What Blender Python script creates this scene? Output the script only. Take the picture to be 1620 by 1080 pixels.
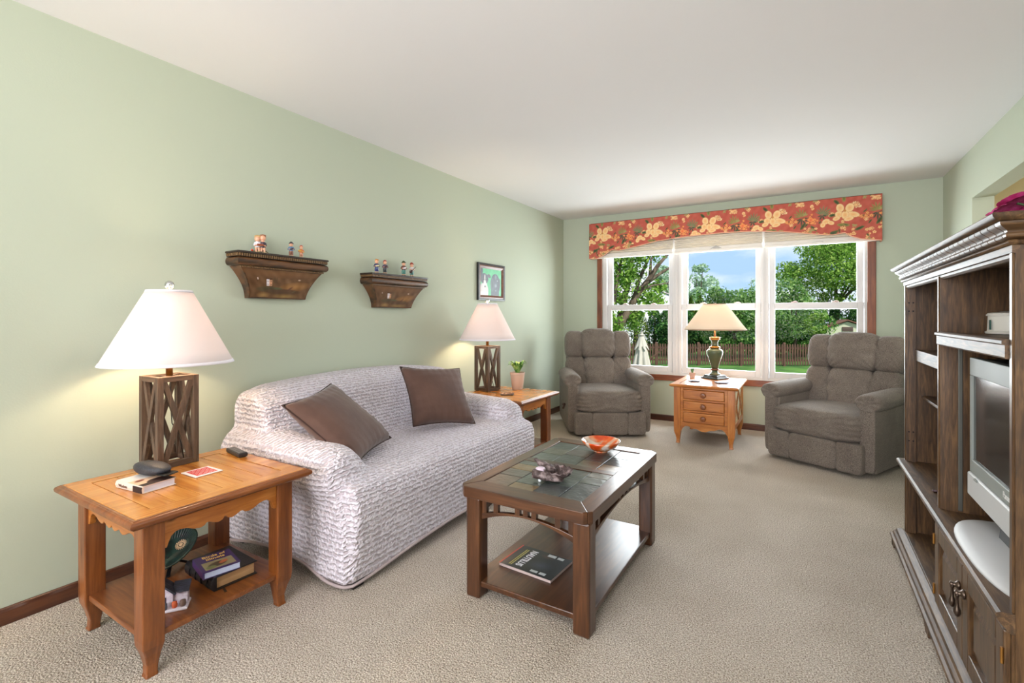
import bpy, bmesh, math, random
import numpy as np
from mathutils import Vector, Matrix, Euler
random.seed(7); RNG = np.random.RandomState(11)
PI = math.pi
for o in list(bpy.data.objects): bpy.data.objects.remove(o)
SC = bpy.context.scene
COL = SC.collection

# ------------------------------------------------------------------ camera
F_PX, YAW, HOR = 763.7, math.radians(31.24), 500.5
CAM = np.array([2.664, 0.0, 1.197])
RV = np.array([math.cos(YAW), math.sin(YAW), 0.0]); DV = np.array([-math.sin(YAW), math.cos(YAW), 0.0])
cd = bpy.data.cameras.new('camera'); cam = bpy.data.objects.new('camera', cd); COL.objects.link(cam)
cam.location = CAM; cam.rotation_euler = (PI/2, 0, YAW)
cd.sensor_fit = 'HORIZONTAL'; cd.sensor_width = 36.0; cd.lens = F_PX/1620*36
cd.shift_y = -(540-HOR)/1620; cd.clip_start = .02; cd.clip_end = 500
SC.camera = cam

# ------------------------------------------------------------------ sky, sun, light, exposure
vs = SC.view_settings
SC.display_settings.display_device = 'sRGB'
vs.view_transform = 'Standard'; vs.look = 'None'; vs.gamma = 1; vs.use_curve_mapping = False
vs.exposure = 0.0
def lin(c):
    return tuple(((v/255)/12.92 if v/255 <= .04045 else ((v/255+.055)/1.055)**2.4) for v in c)
def rgba(c): return (*lin(c), 1)
w = bpy.data.worlds.new('sky'); SC.world = w; w.use_nodes = True
nt = w.node_tree; bgn = nt.nodes['Background']
tc = nt.nodes.new('ShaderNodeTexCoord'); mp = nt.nodes.new('ShaderNodeMapping'); mp.inputs['Scale'].default_value = (1.2, 1.2, 3.2)
nz = nt.nodes.new('ShaderNodeTexNoise'); nz.inputs['Scale'].default_value = 2.6; nz.inputs['Detail'].default_value = 6; nz.inputs['Roughness'].default_value = .55
cr = nt.nodes.new('ShaderNodeValToRGB'); cr.color_ramp.elements[0].position = .40; cr.color_ramp.elements[1].position = .56
cr.color_ramp.elements[0].color = rgba((172, 204, 242)); cr.color_ramp.elements[1].color = rgba((240, 244, 250))
nt.links.new(tc.outputs['Generated'], mp.inputs[0]); nt.links.new(mp.outputs[0], nz.inputs['Vector'])
nt.links.new(nz.outputs['Fac'], cr.inputs[0]); nt.links.new(cr.outputs[0], bgn.inputs['Color']); bgn.inputs['Strength'].default_value = 1.25

def light(kind, name, loc, energy, color=(1, 1, 1), size=1, sy=None, to=None, spread=None, radius=None):
    l = bpy.data.lights.new(name, kind); l.energy = energy; l.color = color
    if kind == 'AREA':
        l.size = size
        if sy: l.shape = 'RECTANGLE'; l.size_y = sy
        if spread: l.spread = spread
    if radius is not None: l.shadow_soft_size = radius
    o = bpy.data.objects.new(name, l); o.location = loc; COL.objects.link(o)
    if to is not None: o.rotation_euler = (Vector(to)-Vector(loc)).to_track_quat('-Z', 'Y').to_euler()
    return o
sun = light('SUN', 'sun', (0, 0, 20), 6.2, (1, .96, .88), to=None); sun.data.angle = math.radians(.6)
sun.rotation_euler = Vector((-.75, .5, -.85)).to_track_quat('-Z', 'Y').to_euler()
light('AREA', 'window_daylight', (1.85, 6.25, 1.35), 215, (.92, .96, 1), 2.7, 1.6, to=(1.85, 3.0, .95))
light('AREA', 'rear_fill', (1.6, -2.75, 1.4), 76, (.98, .97, 1), 3.0, 1.6, to=(1.75, 3, 1.42), spread=math.radians(105))  # added fill light behind the camera, set at the unseen rear window
light('AREA', 'ceiling_fill', (2.2, -.9, 1.75), 66, (1, .98, .96), .5, .5, to=(2.2, -.7, 2.4))  # added fill aimed at the ceiling, no lamp stands here
light('AREA', 'kitchen_fill', (5.2, 2.6, 2.3), 120, (1, .96, .9), 1.6, 3.0, to=(4.6, 2.6, 0))  # added fill light in the next room, no window behind it

# ------------------------------------------------------------------ materials
MATS = {}
def newmat(name):
    m = bpy.data.materials.new(name); m.use_nodes = True; n = m.node_tree
    return m, n, n.nodes['Principled BSDF'], n.nodes['Material Output']
def N(n, t, **k):
    x = n.nodes.new(t)
    for a, b in k.items():
        if a in x.inputs.keys(): x.inputs[a].default_value = b
        else: setattr(x, a, b)
    return x
def mat(name, c, rough=.5, c2=None, nscale=6, nw=(.4, .6), metal=0, spec=.5, bump=0, bscale=60, bdist=.002, coat=0, stretch=None, emit=0, trans=0, sheen=0):
    if name in MATS: return MATS[name]
    m, n, b, o = newmat(name); L = n.links.new
    b.inputs['Base Color'].default_value = rgba(c); b.inputs['Roughness'].default_value = rough; b.inputs['Metallic'].default_value = metal
    b.inputs['Specular IOR Level'].default_value = spec; b.inputs['Coat Weight'].default_value = coat; b.inputs['Coat Roughness'].default_value = .12
    b.inputs['Sheen Weight'].default_value = sheen
    if trans: b.inputs['Transmission Weight'].default_value = trans
    if emit: b.inputs['Emission Color'].default_value = rgba(c); b.inputs['Emission Strength'].default_value = emit
    t = N(n, 'ShaderNodeTexCoord'); src = t.outputs['Object']
    if stretch:
        mp = N(n, 'ShaderNodeMapping'); mp.inputs['Scale'].default_value = stretch; L(src, mp.inputs[0]); src = mp.outputs[0]
    if c2:
        z = N(n, 'ShaderNodeTexNoise', Scale=nscale, Detail=5.0); L(src, z.inputs['Vector'])
        r = N(n, 'ShaderNodeValToRGB'); r.color_ramp.elements[0].position = nw[0]; r.color_ramp.elements[1].position = nw[1]
        r.color_ramp.elements[0].color = rgba(c); r.color_ramp.elements[1].color = rgba(c2)
        L(z.outputs['Fac'], r.inputs[0]); L(r.outputs[0], b.inputs['Base Color'])
    if bump:
        z = N(n, 'ShaderNodeTexNoise', Scale=bscale, Detail=3.0); L(src, z.inputs['Vector'])
        q = N(n, 'ShaderNodeBump', Strength=bump, Distance=bdist); L(z.outputs['Fac'], q.inputs['Height']); L(q.outputs[0], b.inputs['Normal'])
    MATS[name] = m; return m
def wood(name, c1, c2, c3, axis='y', rough=.35, coat=.3, s=1.0, knots=0.0):
    """long-grain wood; axis = grain direction"""
    key = name+'_'+axis
    if key in MATS: return MATS[key]
    m, n, b, o = newmat(key); L = n.links.new
    b.inputs['Roughness'].default_value = rough; b.inputs['Coat Weight'].default_value = coat; b.inputs['Coat Roughness'].default_value = .15
    t = N(n, 'ShaderNodeTexCoord'); mp = N(n, 'ShaderNodeMapping')
    st = {'x': (1.2, 14, 14), 'y': (14, 1.2, 14), 'z': (14, 14, 1.2)}[axis]; mp.inputs['Scale'].default_value = tuple(v*s for v in st)
    L(t.outputs['Object'], mp.inputs[0])
    z = N(n, 'ShaderNodeTexNoise', Scale=1.6, Detail=4.0, Distortion=1.2); L(mp.outputs[0], z.inputs['Vector'])
    z2 = N(n, 'ShaderNodeTexNoise', Scale=9.0, Detail=3.0); L(mp.outputs[0], z2.inputs['Vector'])
    mx = N(n, 'ShaderNodeMath', operation='MULTIPLY_ADD'); L(z2.outputs['Fac'], mx.inputs[0]); mx.inputs[1].default_value = .35; L(z.outputs['Fac'], mx.inputs[2])
    r = N(n, 'ShaderNodeValToRGB'); e = r.color_ramp.elements
    e[0].position = .42; e[0].color = rgba(c1); e[1].position = .88; e[1].color = rgba(c3); x = e.new(.66); x.color = rgba(c2)
    L(mx.outputs[0], r.inputs[0]); out = r.outputs[0]
    if knots:
        v = N(n, 'ShaderNodeTexVoronoi', Scale=6.5); mp2 = N(n, 'ShaderNodeMapping')
        mp2.inputs['Scale'].default_value = {'x': (.6, 1.4, 1.4), 'y': (1.4, .6, 1.4), 'z': (1.4, 1.4, .6)}[axis]
        L(t.outputs['Object'], mp2.inputs[0]); L(mp2.outputs[0], v.inputs['Vector'])
        kr = N(n, 'ShaderNodeValToRGB'); kr.color_ramp.elements[0].position = .035; kr.color_ramp.elements[1].position = .085
        kr.color_ramp.elements[0].color = (.05, .02, .01, 1); kr.color_ramp.elements[1].color = (1, 1, 1, 1); L(v.outputs['Distance'], kr.inputs[0])
        mm = N(n, 'ShaderNodeMix', data_type='RGBA', blend_type='MULTIPLY'); mm.inputs[0].default_value = knots
        L(out, mm.inputs[6]); L(kr.outputs[0], mm.inputs[7]); out = mm.outputs[2]
    L(out, b.inputs['Base Color'])
    q = N(n, 'ShaderNodeBump', Strength=.15, Distance=.001); L(z2.outputs['Fac'], q.inputs['Height']); L(q.outputs[0], b.inputs['Normal'])
    MATS[key] = m; return m
def pine(a='y'): return wood('honey_pine', (150, 84, 30), (180, 108, 44), (202, 134, 66), a, .28, .4, knots=.9)
def golden(a='y'): return wood('golden_pine', (166, 98, 36), (194, 126, 52), (212, 150, 74), a, .26, .4, knots=.9)
def pinedark(a='z'): return wood('aged_pine', (98, 50, 20), (124, 68, 28), (150, 88, 42), a, .35, .3, knots=.5)
def walnut(a='y'): return wood('espresso_wood', (56, 31, 17), (76, 45, 25), (98, 61, 35), a, .3, .25)
def oak(a='z'):
    if a == 'y': return wood('satin_oak', (48, 33, 20), (80, 57, 35), (112, 84, 54), a, .48, 0, s=3)
    return wood('antique_oak', (46, 31, 18), (78, 54, 31), (108, 79, 48), a, .38, .15, s=3)
def trimw(a='z'): return wood('stained_trim', (84, 38, 18), (120, 60, 30), (146, 82, 44), a, .35, .3)
def lampw(a='z'): return wood('weathered_lamp_wood', (58, 44, 34), (82, 64, 50), (108, 88, 70), a, .55, 0, s=2)
def attr_mat(name, rough=.6, coat=0, bump=0, bscale=300):
    if name in MATS: return MATS[name]
    m, n, b, o = newmat(name); a = N(n, 'ShaderNodeAttribute'); a.attribute_name = 'Col'
    n.links.new(a.outputs['Color'], b.inputs['Base Color']); b.inputs['Roughness'].default_value = rough; b.inputs['Coat Weight'].default_value = coat
    if bump:
        t = N(n, 'ShaderNodeTexCoord'); z = N(n, 'ShaderNodeTexNoise', Scale=bscale); n.links.new(t.outputs['Object'], z.inputs['Vector'])
        q = N(n, 'ShaderNodeBump', Strength=bump, Distance=.001); n.links.new(z.outputs['Fac'], q.inputs['Height']); n.links.new(q.outputs[0], b.inputs['Normal'])
    MATS[name] = m; return m

# ------------------------------------------------------------------ mesh builder
class MB:
    def __init__(s): s.v = []; s.f = []
    def add(s, v, f):
        k = len(s.v); s.v += [tuple(p) for p in v]; s.f += [tuple(i+k for i in q) for q in f]; return s
    def box(s, x0, x1, y0, y1, z0, z1):
        v = [(x, y, z) for x in (x0, x1) for y in (y0, y1) for z in (z0, z1)]
        return s.add(v, [(0, 1, 3, 2), (4, 6, 7, 5), (0, 4, 5, 1), (2, 3, 7, 6), (0, 2, 6, 4), (1, 5, 7, 3)])
    def obox(s, c, half, R):
        v = []
        for x in (-1, 1):
            for y in (-1, 1):
                for z in (-1, 1):
                    v.append(Vector(c)+R @ Vector((x*half[0], y*half[1], z*half[2])))
        return s.add(v, [(0, 1, 3, 2), (4, 6, 7, 5), (0, 4, 5, 1), (2, 3, 7, 6), (0, 2, 6, 4), (1, 5, 7, 3)])
    def bar(s, a, b, w, t, up=(0, 0, 1)):
        a = Vector(a); b = Vector(b); d = (b-a); l = d.length; d.normalize(); x = d.cross(Vector(up)).normalized(); y = x.cross(d)
        R = Matrix((x, y, d)).transposed(); return s.obox((a+b)/2, (w/2, t/2, l/2), R)
    def loops(s, rings, cap=True, close=True):
        k = len(s.v); n = len(rings[0])
        for r in rings: s.v += [tuple(p) for p in r]
        for i in range(len(rings)-1):
            for j in range(n if close else n-1):
                j2 = (j+1) % n; s.f.append((k+i*n+j, k+i*n+j2, k+(i+1)*n+j2, k+(i+1)*n+j))
        if cap:
            s.f.append(tuple(k+j for j in reversed(range(n)))); m = k+(len(rings)-1)*n; s.f.append(tuple(m+j for j in range(n)))
        return s
    def rects(s, x0, x1, y0, y1, prof):
        """prof: (z, inset) or (z, l, r, f, b)"""
        rg = []
        for p in prof:
            z = p[0]; i = p[1:] if len(p) > 2 else (p[1],)*4
            rg.append([(x0+i[0], y0+i[2], z), (x1-i[1], y0+i[2], z), (x1-i[1], y1-i[3], z), (x0+i[0], y1-i[3], z)])
        return s.loops(rg)
    def lathe(s, prof, seg=32, c=(0, 0, 0), cap=True, sx=1, sy=1):
        return s.loops([[(c[0]+r*sx*math.cos(2*PI*j/seg), c[1]+r*sy*math.sin(2*PI*j/seg), c[2]+z) for j in range(seg)] for r, z in prof], cap)
    def tube(s, pts, r, seg=8, cap=True):
        pts = [Vector(p) for p in pts]; rs = r if hasattr(r, '__len__') else [r]*len(pts); rg = []
        px = None
        for i, p in enumerate(pts):
            d = (pts[min(i+1, len(pts)-1)]-pts[max(i-1, 0)]).normalized()
            if px is None: px = d.cross(Vector((0, 0, 1)) if abs(d.z) < .9 else Vector((1, 0, 0))).normalized()
            px = (px-d*px.dot(d)).normalized(); py = d.cross(px)
            rg.append([p+(px*math.cos(2*PI*j/seg)+py*math.sin(2*PI*j/seg))*rs[i] for j in range(seg)])
        return s.loops(rg, cap)
    def prism(s, poly, fn, a, b):
        """poly 2D points, fn(u,v,t)->xyz"""
        return s.loops([[fn(u, v, a) for u, v in poly], [fn(u, v, b) for u, v in poly]])
def strip(u, lo, hi):  # polygon between two curves
    return list(zip(u, lo))+list(zip(u[::-1], hi[::-1]))
ONAMES = []
def mk(name, v, f, m, parent=None, W=False, smooth=False, bev=0, sub=0, auto=None, fixn=True):
    me = bpy.data.meshes.new(name)
    if W and parent is not None:
        L = parent.location; v = [(p[0]-L.x, p[1]-L.y, p[2]-L.z) for p in v]
    me.from_pydata([tuple(map(float, p)) for p in v], [], [tuple(map(int, q)) for q in f]); me.update()
    if fixn:
        bm = bmesh.new(); bm.from_mesh(me); bmesh.ops.recalc_face_normals(bm, faces=bm.faces); bm.to_mesh(me); bm.free()
    o = bpy.data.objects.new(name, me); COL.objects.link(o)
    if m: me.materials.append(m)
    if parent is not None: o.parent = parent
    if smooth: me.shade_smooth()
    if auto:
        me.shade_smooth()
        try: me.set_sharp_from_angle(angle=math.radians(auto))
        except Exception: pass
    if bev:
        b = o.modifiers.new('bevel', 'BEVEL'); b.width = bev; b.segments = 2; b.limit_method = 'ANGLE'; b.angle_limit = math.radians(40); b.harden_normals = False
    if sub:
        b = o.modifiers.new('sub', 'SUBSURF'); b.levels = sub; b.render_levels = sub
    return o
def part(name, mb, m, parent=None, **k): return mk(name, mb.v, mb.f, m, parent, **k)
def tag(o, label=None, cat=None, group=None, kind=None):
    if label: o['label'] = label
    if cat: o['category'] = cat
    if group: o['group'] = group
    if kind: o['kind'] = kind
    return o
def thing(name, label, cat, loc=(0, 0, 0), rz=0, group=None):
    o = bpy.data.objects.new(name, None); COL.objects.link(o); o.location = loc; o.rotation_euler = (0, 0, rz); o.empty_display_size = .05
    return tag(o, label, cat, group)
def struct(name, mb, m, parent=None, **k):
    o = part(name, mb, m, parent, **k); o['kind'] = 'structure'; return o
def copy_tree(o, parent=None):
    c = o.copy(); COL.objects.link(c)
    if parent is not None: c.parent = parent
    for ch in list(o.children): copy_tree(ch, c)
    return c
def grid_obj(name, P, Cc, m, parent=None, W=False, mask=None, smooth=True, solid=0):
    """P: (ny,nx,3) positions, Cc: (ny,nx,3) sRGB 0-255"""
    ny, nx = P.shape[:2]; idx = np.arange(ny*nx).reshape(ny, nx)
    f = np.stack([idx[:-1, :-1], idx[:-1, 1:], idx[1:, 1:], idx[1:, :-1]], -1).reshape(-1, 4)
    v = P.reshape(-1, 3).copy()
    if W and parent is not None: v -= np.array(parent.location)
    me = bpy.data.meshes.new(name); me.from_pydata(v.tolist(), [], f.tolist()); me.update()
    ca = me.color_attributes.new('Col', 'FLOAT_COLOR', 'POINT')
    c = np.clip(Cc.reshape(-1, 3)/255., 0, 1); c = np.where(c <= .04045, c/12.92, ((c+.055)/1.055)**2.4)
    ca.data.foreach_set('color', np.concatenate([c, np.ones((len(c), 1))], 1).astype(np.float32).ravel())
    o = bpy.data.objects.new(name, me); COL.objects.link(o); me.materials.append(m)
    if parent is not None: o.parent = parent
    if smooth: me.shade_smooth()
    if solid:
        s = o.modifiers.new('solid', 'SOLIDIFY'); s.thickness = solid; s.offset = 0
    return o
class Canvas:
    def __init__(s, w, h, res, base):
        s.nx = int(w/res)+1; s.ny = int(h/res)+1; s.X, s.Y = np.meshgrid(np.linspace(0, w, s.nx), np.linspace(0, h, s.ny))
        s.C = np.zeros((s.ny, s.nx, 3))+np.array(base, float)
    def el(s, cx, cy, a, b, rot=0, c=(0, 0, 0), c2=None, al=1, wob=0, k=5, ph=0):
        dx = s.X-cx; dy = s.Y-cy; cs, sn = math.cos(rot), math.sin(rot); u = (dx*cs+dy*sn)/a; v = (-dx*sn+dy*cs)/b
        r = np.sqrt(u*u+v*v)
        if wob: r = r/(1+wob*np.sin(k*np.arctan2(v, u)+ph))
        m = np.clip((1-r)*min(a, b)/.0035, 0, 1)*al; col = np.array(c, float)
        if c2 is not None: col = col+(np.array(c2, float)-col)*np.clip(r, 0, 1)[..., None]
        s.C = s.C*(1-m[..., None])+col*m[..., None]
    def rect(s, x0, x1, y0, y1, c, al=1):
        m = ((s.X >= x0) & (s.X <= x1) & (s.Y >= y0) & (s.Y <= y1))*al; s.C = s.C*(1-m[..., None])+np.array(c, float)*m[..., None]
    def noise(s, amp, n=30):
        for _ in range(n):
            kx, ky = RNG.uniform(-120, 120, 2); s.C += amp*np.sin(kx*s.X+ky*s.Y+RNG.uniform(0, 6))[..., None]
def text_mesh(body, size, m, parent, loc, rot, name='lettering', ext=.0004, W=True, bold=False, xs=1):
    cu = bpy.data.curves.new(name, 'FONT'); cu.body = body; cu.size = size; cu.extrude = ext; cu.align_x = 'CENTER'; cu.align_y = 'CENTER'; cu.resolution_u = 3
    if bold: cu.offset = size*.02
    to = bpy.data.objects.new('tmp', cu); COL.objects.link(to)
    dg = bpy.context.evaluated_depsgraph_get(); me = bpy.data.meshes.new_from_object(to.evaluated_get(dg)); bpy.data.objects.remove(to)
    o = bpy.data.objects.new(name, me); me.materials.clear(); me.materials.append(m); COL.objects.link(o); o.parent = parent
    L = Vector(loc)-(Vector(parent.location) if W else Vector()); o.location = L; o.rotation_euler = rot; o.scale = (xs, 1, 1); return o
def superbox(mb, c, h, k=5, n=10, warp=None, R=None):
    """rounded puffy box: cube grid pushed onto a p-norm ball"""
    g = np.linspace(-1, 1, n+1); gg = np.sign(g)*np.abs(g)**.85
    for ax in range(3):
        for sg in (-1, 1):
            a, b = np.meshgrid(gg, gg); P = np.zeros((n+1, n+1, 3)); P[..., ax] = sg; P[..., (ax+1) % 3] = a; P[..., (ax+2) % 3] = b
            nr = (np.abs(P)**k).sum(-1)**(1/k); P = P/nr[..., None]
            if warp is not None: P = warp(P.copy())
            Q = P*np.array(h)
            if R is not None: Q = Q @ np.array(R).T
            Q = Q+np.array(c); idx = np.arange((n+1)**2).reshape(n+1, n+1)
            f = np.stack([idx[:-1, :-1], idx[:-1, 1:], idx[1:, 1:], idx[1:, :-1]], -1).reshape(-1, 4)
            mb.add(Q.reshape(-1, 3).tolist(), f.tolist())
    return mb
def weld(o, d=.0005):
    bm = bmesh.new(); bm.from_mesh(o.data); bmesh.ops.remove_doubles(bm, verts=bm.verts, dist=d); bmesh.ops.recalc_face_normals(bm, faces=bm.faces); bm.to_mesh(o.data); bm.free(); o.data.shade_smooth(); return o
def remeshed(name, mb, voxel, m, parent, smooth=6, W=False, fn=None):
    t = mk('tmp', mb.v, mb.f, None, None)
    r = t.modifiers.new('r', 'REMESH'); r.mode = 'VOXEL'; r.voxel_size = voxel
    if smooth: q = t.modifiers.new('s', 'SMOOTH'); q.iterations = smooth; q.factor = .5
    dg = bpy.context.evaluated_depsgraph_get(); me = bpy.data.meshes.new_from_object(t.evaluated_get(dg)); bpy.data.objects.remove(t)
    n = len(me.vertices); co = np.empty(n*3, np.float32); me.vertices.foreach_get('co', co); co = co.reshape(-1, 3).astype(float)
    if fn is not None: co = fn(co)
    if W and parent is not None: co -= np.array(parent.location)
    me.vertices.foreach_set('co', co.astype(np.float32).ravel()); me.update(); me.shade_smooth(); me.name = name
    o = bpy.data.objects.new(name, me); me.materials.append(m); COL.objects.link(o)
    if parent is not None: o.parent = parent
    return o
def capsule(mb, a, b, r0, r1, seg=10):
    a = Vector(a); b = Vector(b); d = (b-a); L = d.length
    if L < 1e-6: d = Vector((0, 0, 1)); L = 1e-5
    d.normalize(); ps = []; rs = []
    for t in (-1, -.85, -.5, 0): ps.append(a+d*r0*t); rs.append(max(1e-4, r0*math.sqrt(1-t*t)))
    for t in (0, .5, .85, 1): ps.append(b+d*r1*t); rs.append(max(1e-4, r1*math.sqrt(1-t*t)))
    return mb.tube(ps, rs, seg)
def outp(px, depth, z=0):
    p = CAM+DV*depth+RV*((px-810)/F_PX*depth); return (float(p[0]), float(p[1]), z)
def rowz(py, depth): return 1.197+(HOR-py)/F_PX*depth

# ------------------------------------------------------------------ room
YB, XR, ZC = 5.674, 3.718, 2.44
YR = -2.9
wall_m = mat('sage_wall_paint', (186, 194, 175), .85, bump=.25, bscale=140, bdist=.0012)
ceil_m = mat('ceiling_paint', (229, 227, 228), .9, bump=.15, bscale=160, bdist=.001)
def carpet():
    m, n, b, o = newmat('beige_carpet'); L = n.links.new; t = N(n, 'ShaderNodeTexCoord')
    z = N(n, 'ShaderNodeTexNoise', Scale=190.0, Detail=3.0, Roughness=.65); z2 = N(n, 'ShaderNodeTexNoise', Scale=2.2, Detail=4.0); z3 = N(n, 'ShaderNodeTexVoronoi', Scale=140.0)
    for q in (z, z2, z3): L(t.outputs['Object'], q.inputs['Vector'])
    r = N(n, 'ShaderNodeValToRGB'); r.color_ramp.elements[0].position = .34; r.color_ramp.elements[1].position = .62
    r.color_ramp.elements[0].color = rgba((136, 118, 100)); r.color_ramp.elements[1].color = rgba((240, 230, 217)); L(z.outputs['Fac'], r.inputs[0])
    r2 = N(n, 'ShaderNodeValToRGB'); r2.color_ramp.elements[0].position = .35; r2.color_ramp.elements[1].position = .65
    r2.color_ramp.elements[0].color = (.86, .85, .83, 1); r2.color_ramp.elements[1].color = (1, 1, 1, 1); L(z2.outputs['Fac'], r2.inputs[0])
    mx = N(n, 'ShaderNodeMix', data_type='RGBA', blend_type='MULTIPLY'); mx.inputs[0].default_value = 1; L(r.outputs[0], mx.inputs[6]); L(r2.outputs[0], mx.inputs[7])
    L(mx.outputs[2], b.inputs['Base Color']); b.inputs['Roughness'].default_value = 1; b.inputs['Specular IOR Level'].default_value = .1
    ad = N(n, 'ShaderNodeMath', operation='SUBTRACT'); L(z.outputs['Fac'], ad.inputs[0]); L(z3.outputs['Distance'], ad.inputs[1])
    q = N(n, 'ShaderNodeBump', Strength=1.0, Distance=.006); L(ad.outputs[0], q.inputs['Height']); L(q.outputs[0], b.inputs['Normal']); return m
struct('floor', MB().box(0, 6.5, YR, YB, -.1, 0), carpet())
struct('ceiling', MB().box(-.12, 6.6, YR-.1, YB+.15, ZC, ZC+.12), ceil_m)
struct('wall_left', MB().box(-.12, 0, YR-.1, YB+.15, -.1, ZC), wall_m)
WX0, WX1, WZ0, WZ1 = .527, 3.171, .525, 2.12
struct('wall_kitchen_back', MB().box(3.84, 6.6, YB-.02, YB+.15, -.1, ZC), mat('yellow_wall_paint', (226, 214, 172), .85))
b = MB().box(0, WX0, YB, YB+.15, -.1, ZC).box(WX1, 3.84, YB, YB+.15, -.1, ZC).box(WX0, WX1, YB, YB+.15, -.1, WZ0).box(WX0, WX1, YB, YB+.15, WZ1, ZC)
struct('wall_back', b, wall_m)
# right wall with a wide opening to the next room (low wall behind the cabinet)
b = MB().box(XR, XR+.12, 4.8, YB, 0, ZC).box(XR, XR+.12, -.6, 4.8, 2.07, ZC).box(XR, XR+.12, -.6, 4.8, 0, 1.05).box(XR, XR+.12, YR, -.6, 0, ZC)
struct('wall_right', b, wall_m)
struct('wall_kitchen', MB().box(6.5, 6.6, YR, YB, -.1, ZC), mat('yellow_wall_paint', (226, 214, 172), .85))
struct('wall_kitchen_front', MB().box(3.84, 6.5, YR, YR+.02, 0, ZC), MATS['yellow_wall_paint'])
b = MB().box(-.12, .1, YR-.1, YR, -.1, ZC).box(3.1, 6.6, YR-.1, YR, -.1, ZC).box(.1, 3.1, YR-.1, YR, -.1, .55).box(.1, 3.1, YR-.1, YR, 2.25, ZC)
struct('wall_front', b, wall_m)
bz = [(0, 0), (.052, 0), (.062, .004), (.066, .008)]
def baseboard(name, x0, x1, y0, y1, side):
    mbb = MB(); r = []
    for z, i in bz:
        l, rr, fr, bk = {'left': (0, i, 0, 0), 'back': (0, 0, i, 0), 'right': (i, 0, 0, 0)}[side]
        r.append((z, l, rr, fr, bk))
    mbb.rects(x0, x1, y0, y1, r); struct(name, mbb, wood('dark_baseboard', (52, 26, 14), (78, 40, 22), (98, 54, 30), 'y' if side != 'back' else 'x', .35, .3))
baseboard('baseboard_left', 0, .013, YR, YB, 'left')
baseboard('baseboard_back', .013, XR, YB-.013, YB, 'back')
baseboard('baseboard_right', XR-.013, XR, -2.5, YB-.013, 'right')
# window casing
struct('trim_1', MB().box(.465, .53, YB-.02, YB, .46, 2.15), trimw('z'), bev=.004)
struct('trim_2', MB().box(3.170, 3.238, YB-.02, YB, .46, 2.15), trimw('z'), bev=.004)
struct('trim_3', MB().box(.53, 3.170, YB-.02, YB, .462, .527), trimw('x'), bev=.004)
struct('trim_4', MB().box(.53, 3.170, YB-.02, YB, 2.085, 2.15), trimw('x'), bev=.004)
vinyl = mat('white_vinyl', (212, 209, 208), .35)
def glass_mat():
    m, n, b, o = newmat('window_glass'); n.nodes.remove(b)
    t = N(n, 'ShaderNodeBsdfTransparent'); g = N(n, 'ShaderNodeBsdfGlossy', Roughness=.02); fr = N(n, 'ShaderNodeFresnel', IOR=1.07); x = N(n, 'ShaderNodeMixShader')
    t.inputs['Color'].default_value = (.97, .985, .98, 1)
    n.links.new(fr.outputs[0], x.inputs[0]); n.links.new(t.outputs[0], x.inputs[1]); n.links.new(g.outputs[0], x.inputs[2]); n.links.new(x.outputs[0], o.inputs[0]); return m
glassm = glass_mat()
def colx(px, y):  # x where an image column meets the plane y
    v = DV+RV*((px-810)/F_PX); return float(CAM[0]+v[0]*y/v[1])
wins = [(colx(968, 5.71), colx(1057, 5.71), WX0, 1.425), (colx(1087, 5.71), colx(1195, 5.71), 1.425, 2.31), (colx(1226, 5.71), colx(1356, 5.71), 2.31, WX1)]
for i, (g0, g1, f0, f1) in enumerate(wins):
    e = thing('window_%d' % (i+1), None, None, ((f0+f1)/2, YB+.05, WZ0)); e['kind'] = 'structure'
    fr = MB()
    y0, y1 = YB+.012, YB+.14
    s0, s1 = g0-.052, g1+.052      # sash outer
    fr.box(f0, s0-.004, y0, y1, WZ0, WZ1).box(s1+.004, f1, y0, y1, WZ0, WZ1).box(s0-.004, s1+.004, y0, y1, WZ0, WZ0+.03).box(s0-.004, s1+.004, y0, y1, WZ1-.05, WZ1)
    fr.box(f0+.012, f0+.03, y0-.006, y0, WZ0+.02, WZ1-.02) if i else None
    fr.box(f1-.03, f1-.012, y0-.006, y0, WZ0+.02, WZ1-.02) if i < 2 else None
    part('frame', fr, vinyl, e, W=True, bev=.003)
    def sash(nm, ya, yb, za, zb, bot, top, gy):
        sb = MB().box(s0, g0, ya, yb, za, zb).box(g1, s1, ya, yb, za, zb).box(g0, g1, ya, yb, za, za+bot).box(g0, g1, ya, yb, zb-top, zb)
        so = part(nm, sb, vinyl, e, W=True, bev=.004)
        pn = part('pane', MB().box(g0, g1, gy-.002, gy+.002, za+bot, zb-top), glassm, so); 
        pn.data.transform(Matrix.Translation(-Vector(e.location)))
        return so
    sash('lower_sash', YB+.025, YB+.06, WZ0+.03, 1.338, .062, .062, YB+.045)
    up = sash('upper_sash', YB+.07, YB+.105, 1.27, WZ1-.05, .06, .05, YB+.09)
    for lx in (g0+(g1-g0)*.25, g0+(g1-g0)*.75):
        part('sash_lock', MB().box(lx-.03, lx+.03, YB+.03, YB+.065, 1.338, 1.349).box(lx-.008, lx+.02, YB+.015, YB+.04, 1.347, 1.356), mat('lock_metal', (226, 205, 196), .4), e, W=True, bev=.003)
# unseen rear window, added with its opening to let more daylight in
e = thing('window_4', None, None, (1.6, YR, .55)); e['kind'] = 'structure'
part('frame', MB().box(.1, 3.1, YR-.08, YR-.02, .55, .61).box(.1, 3.1, YR-.08, YR-.02, 2.19, 2.25).box(.1, .16, YR-.08, YR-.02, .61, 2.19).box(3.04, 3.1, YR-.08, YR-.02, .61, 2.19).box(1.57, 1.63, YR-.08, YR-.02, .61, 2.19), vinyl, e, W=True, bev=.003)
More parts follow.
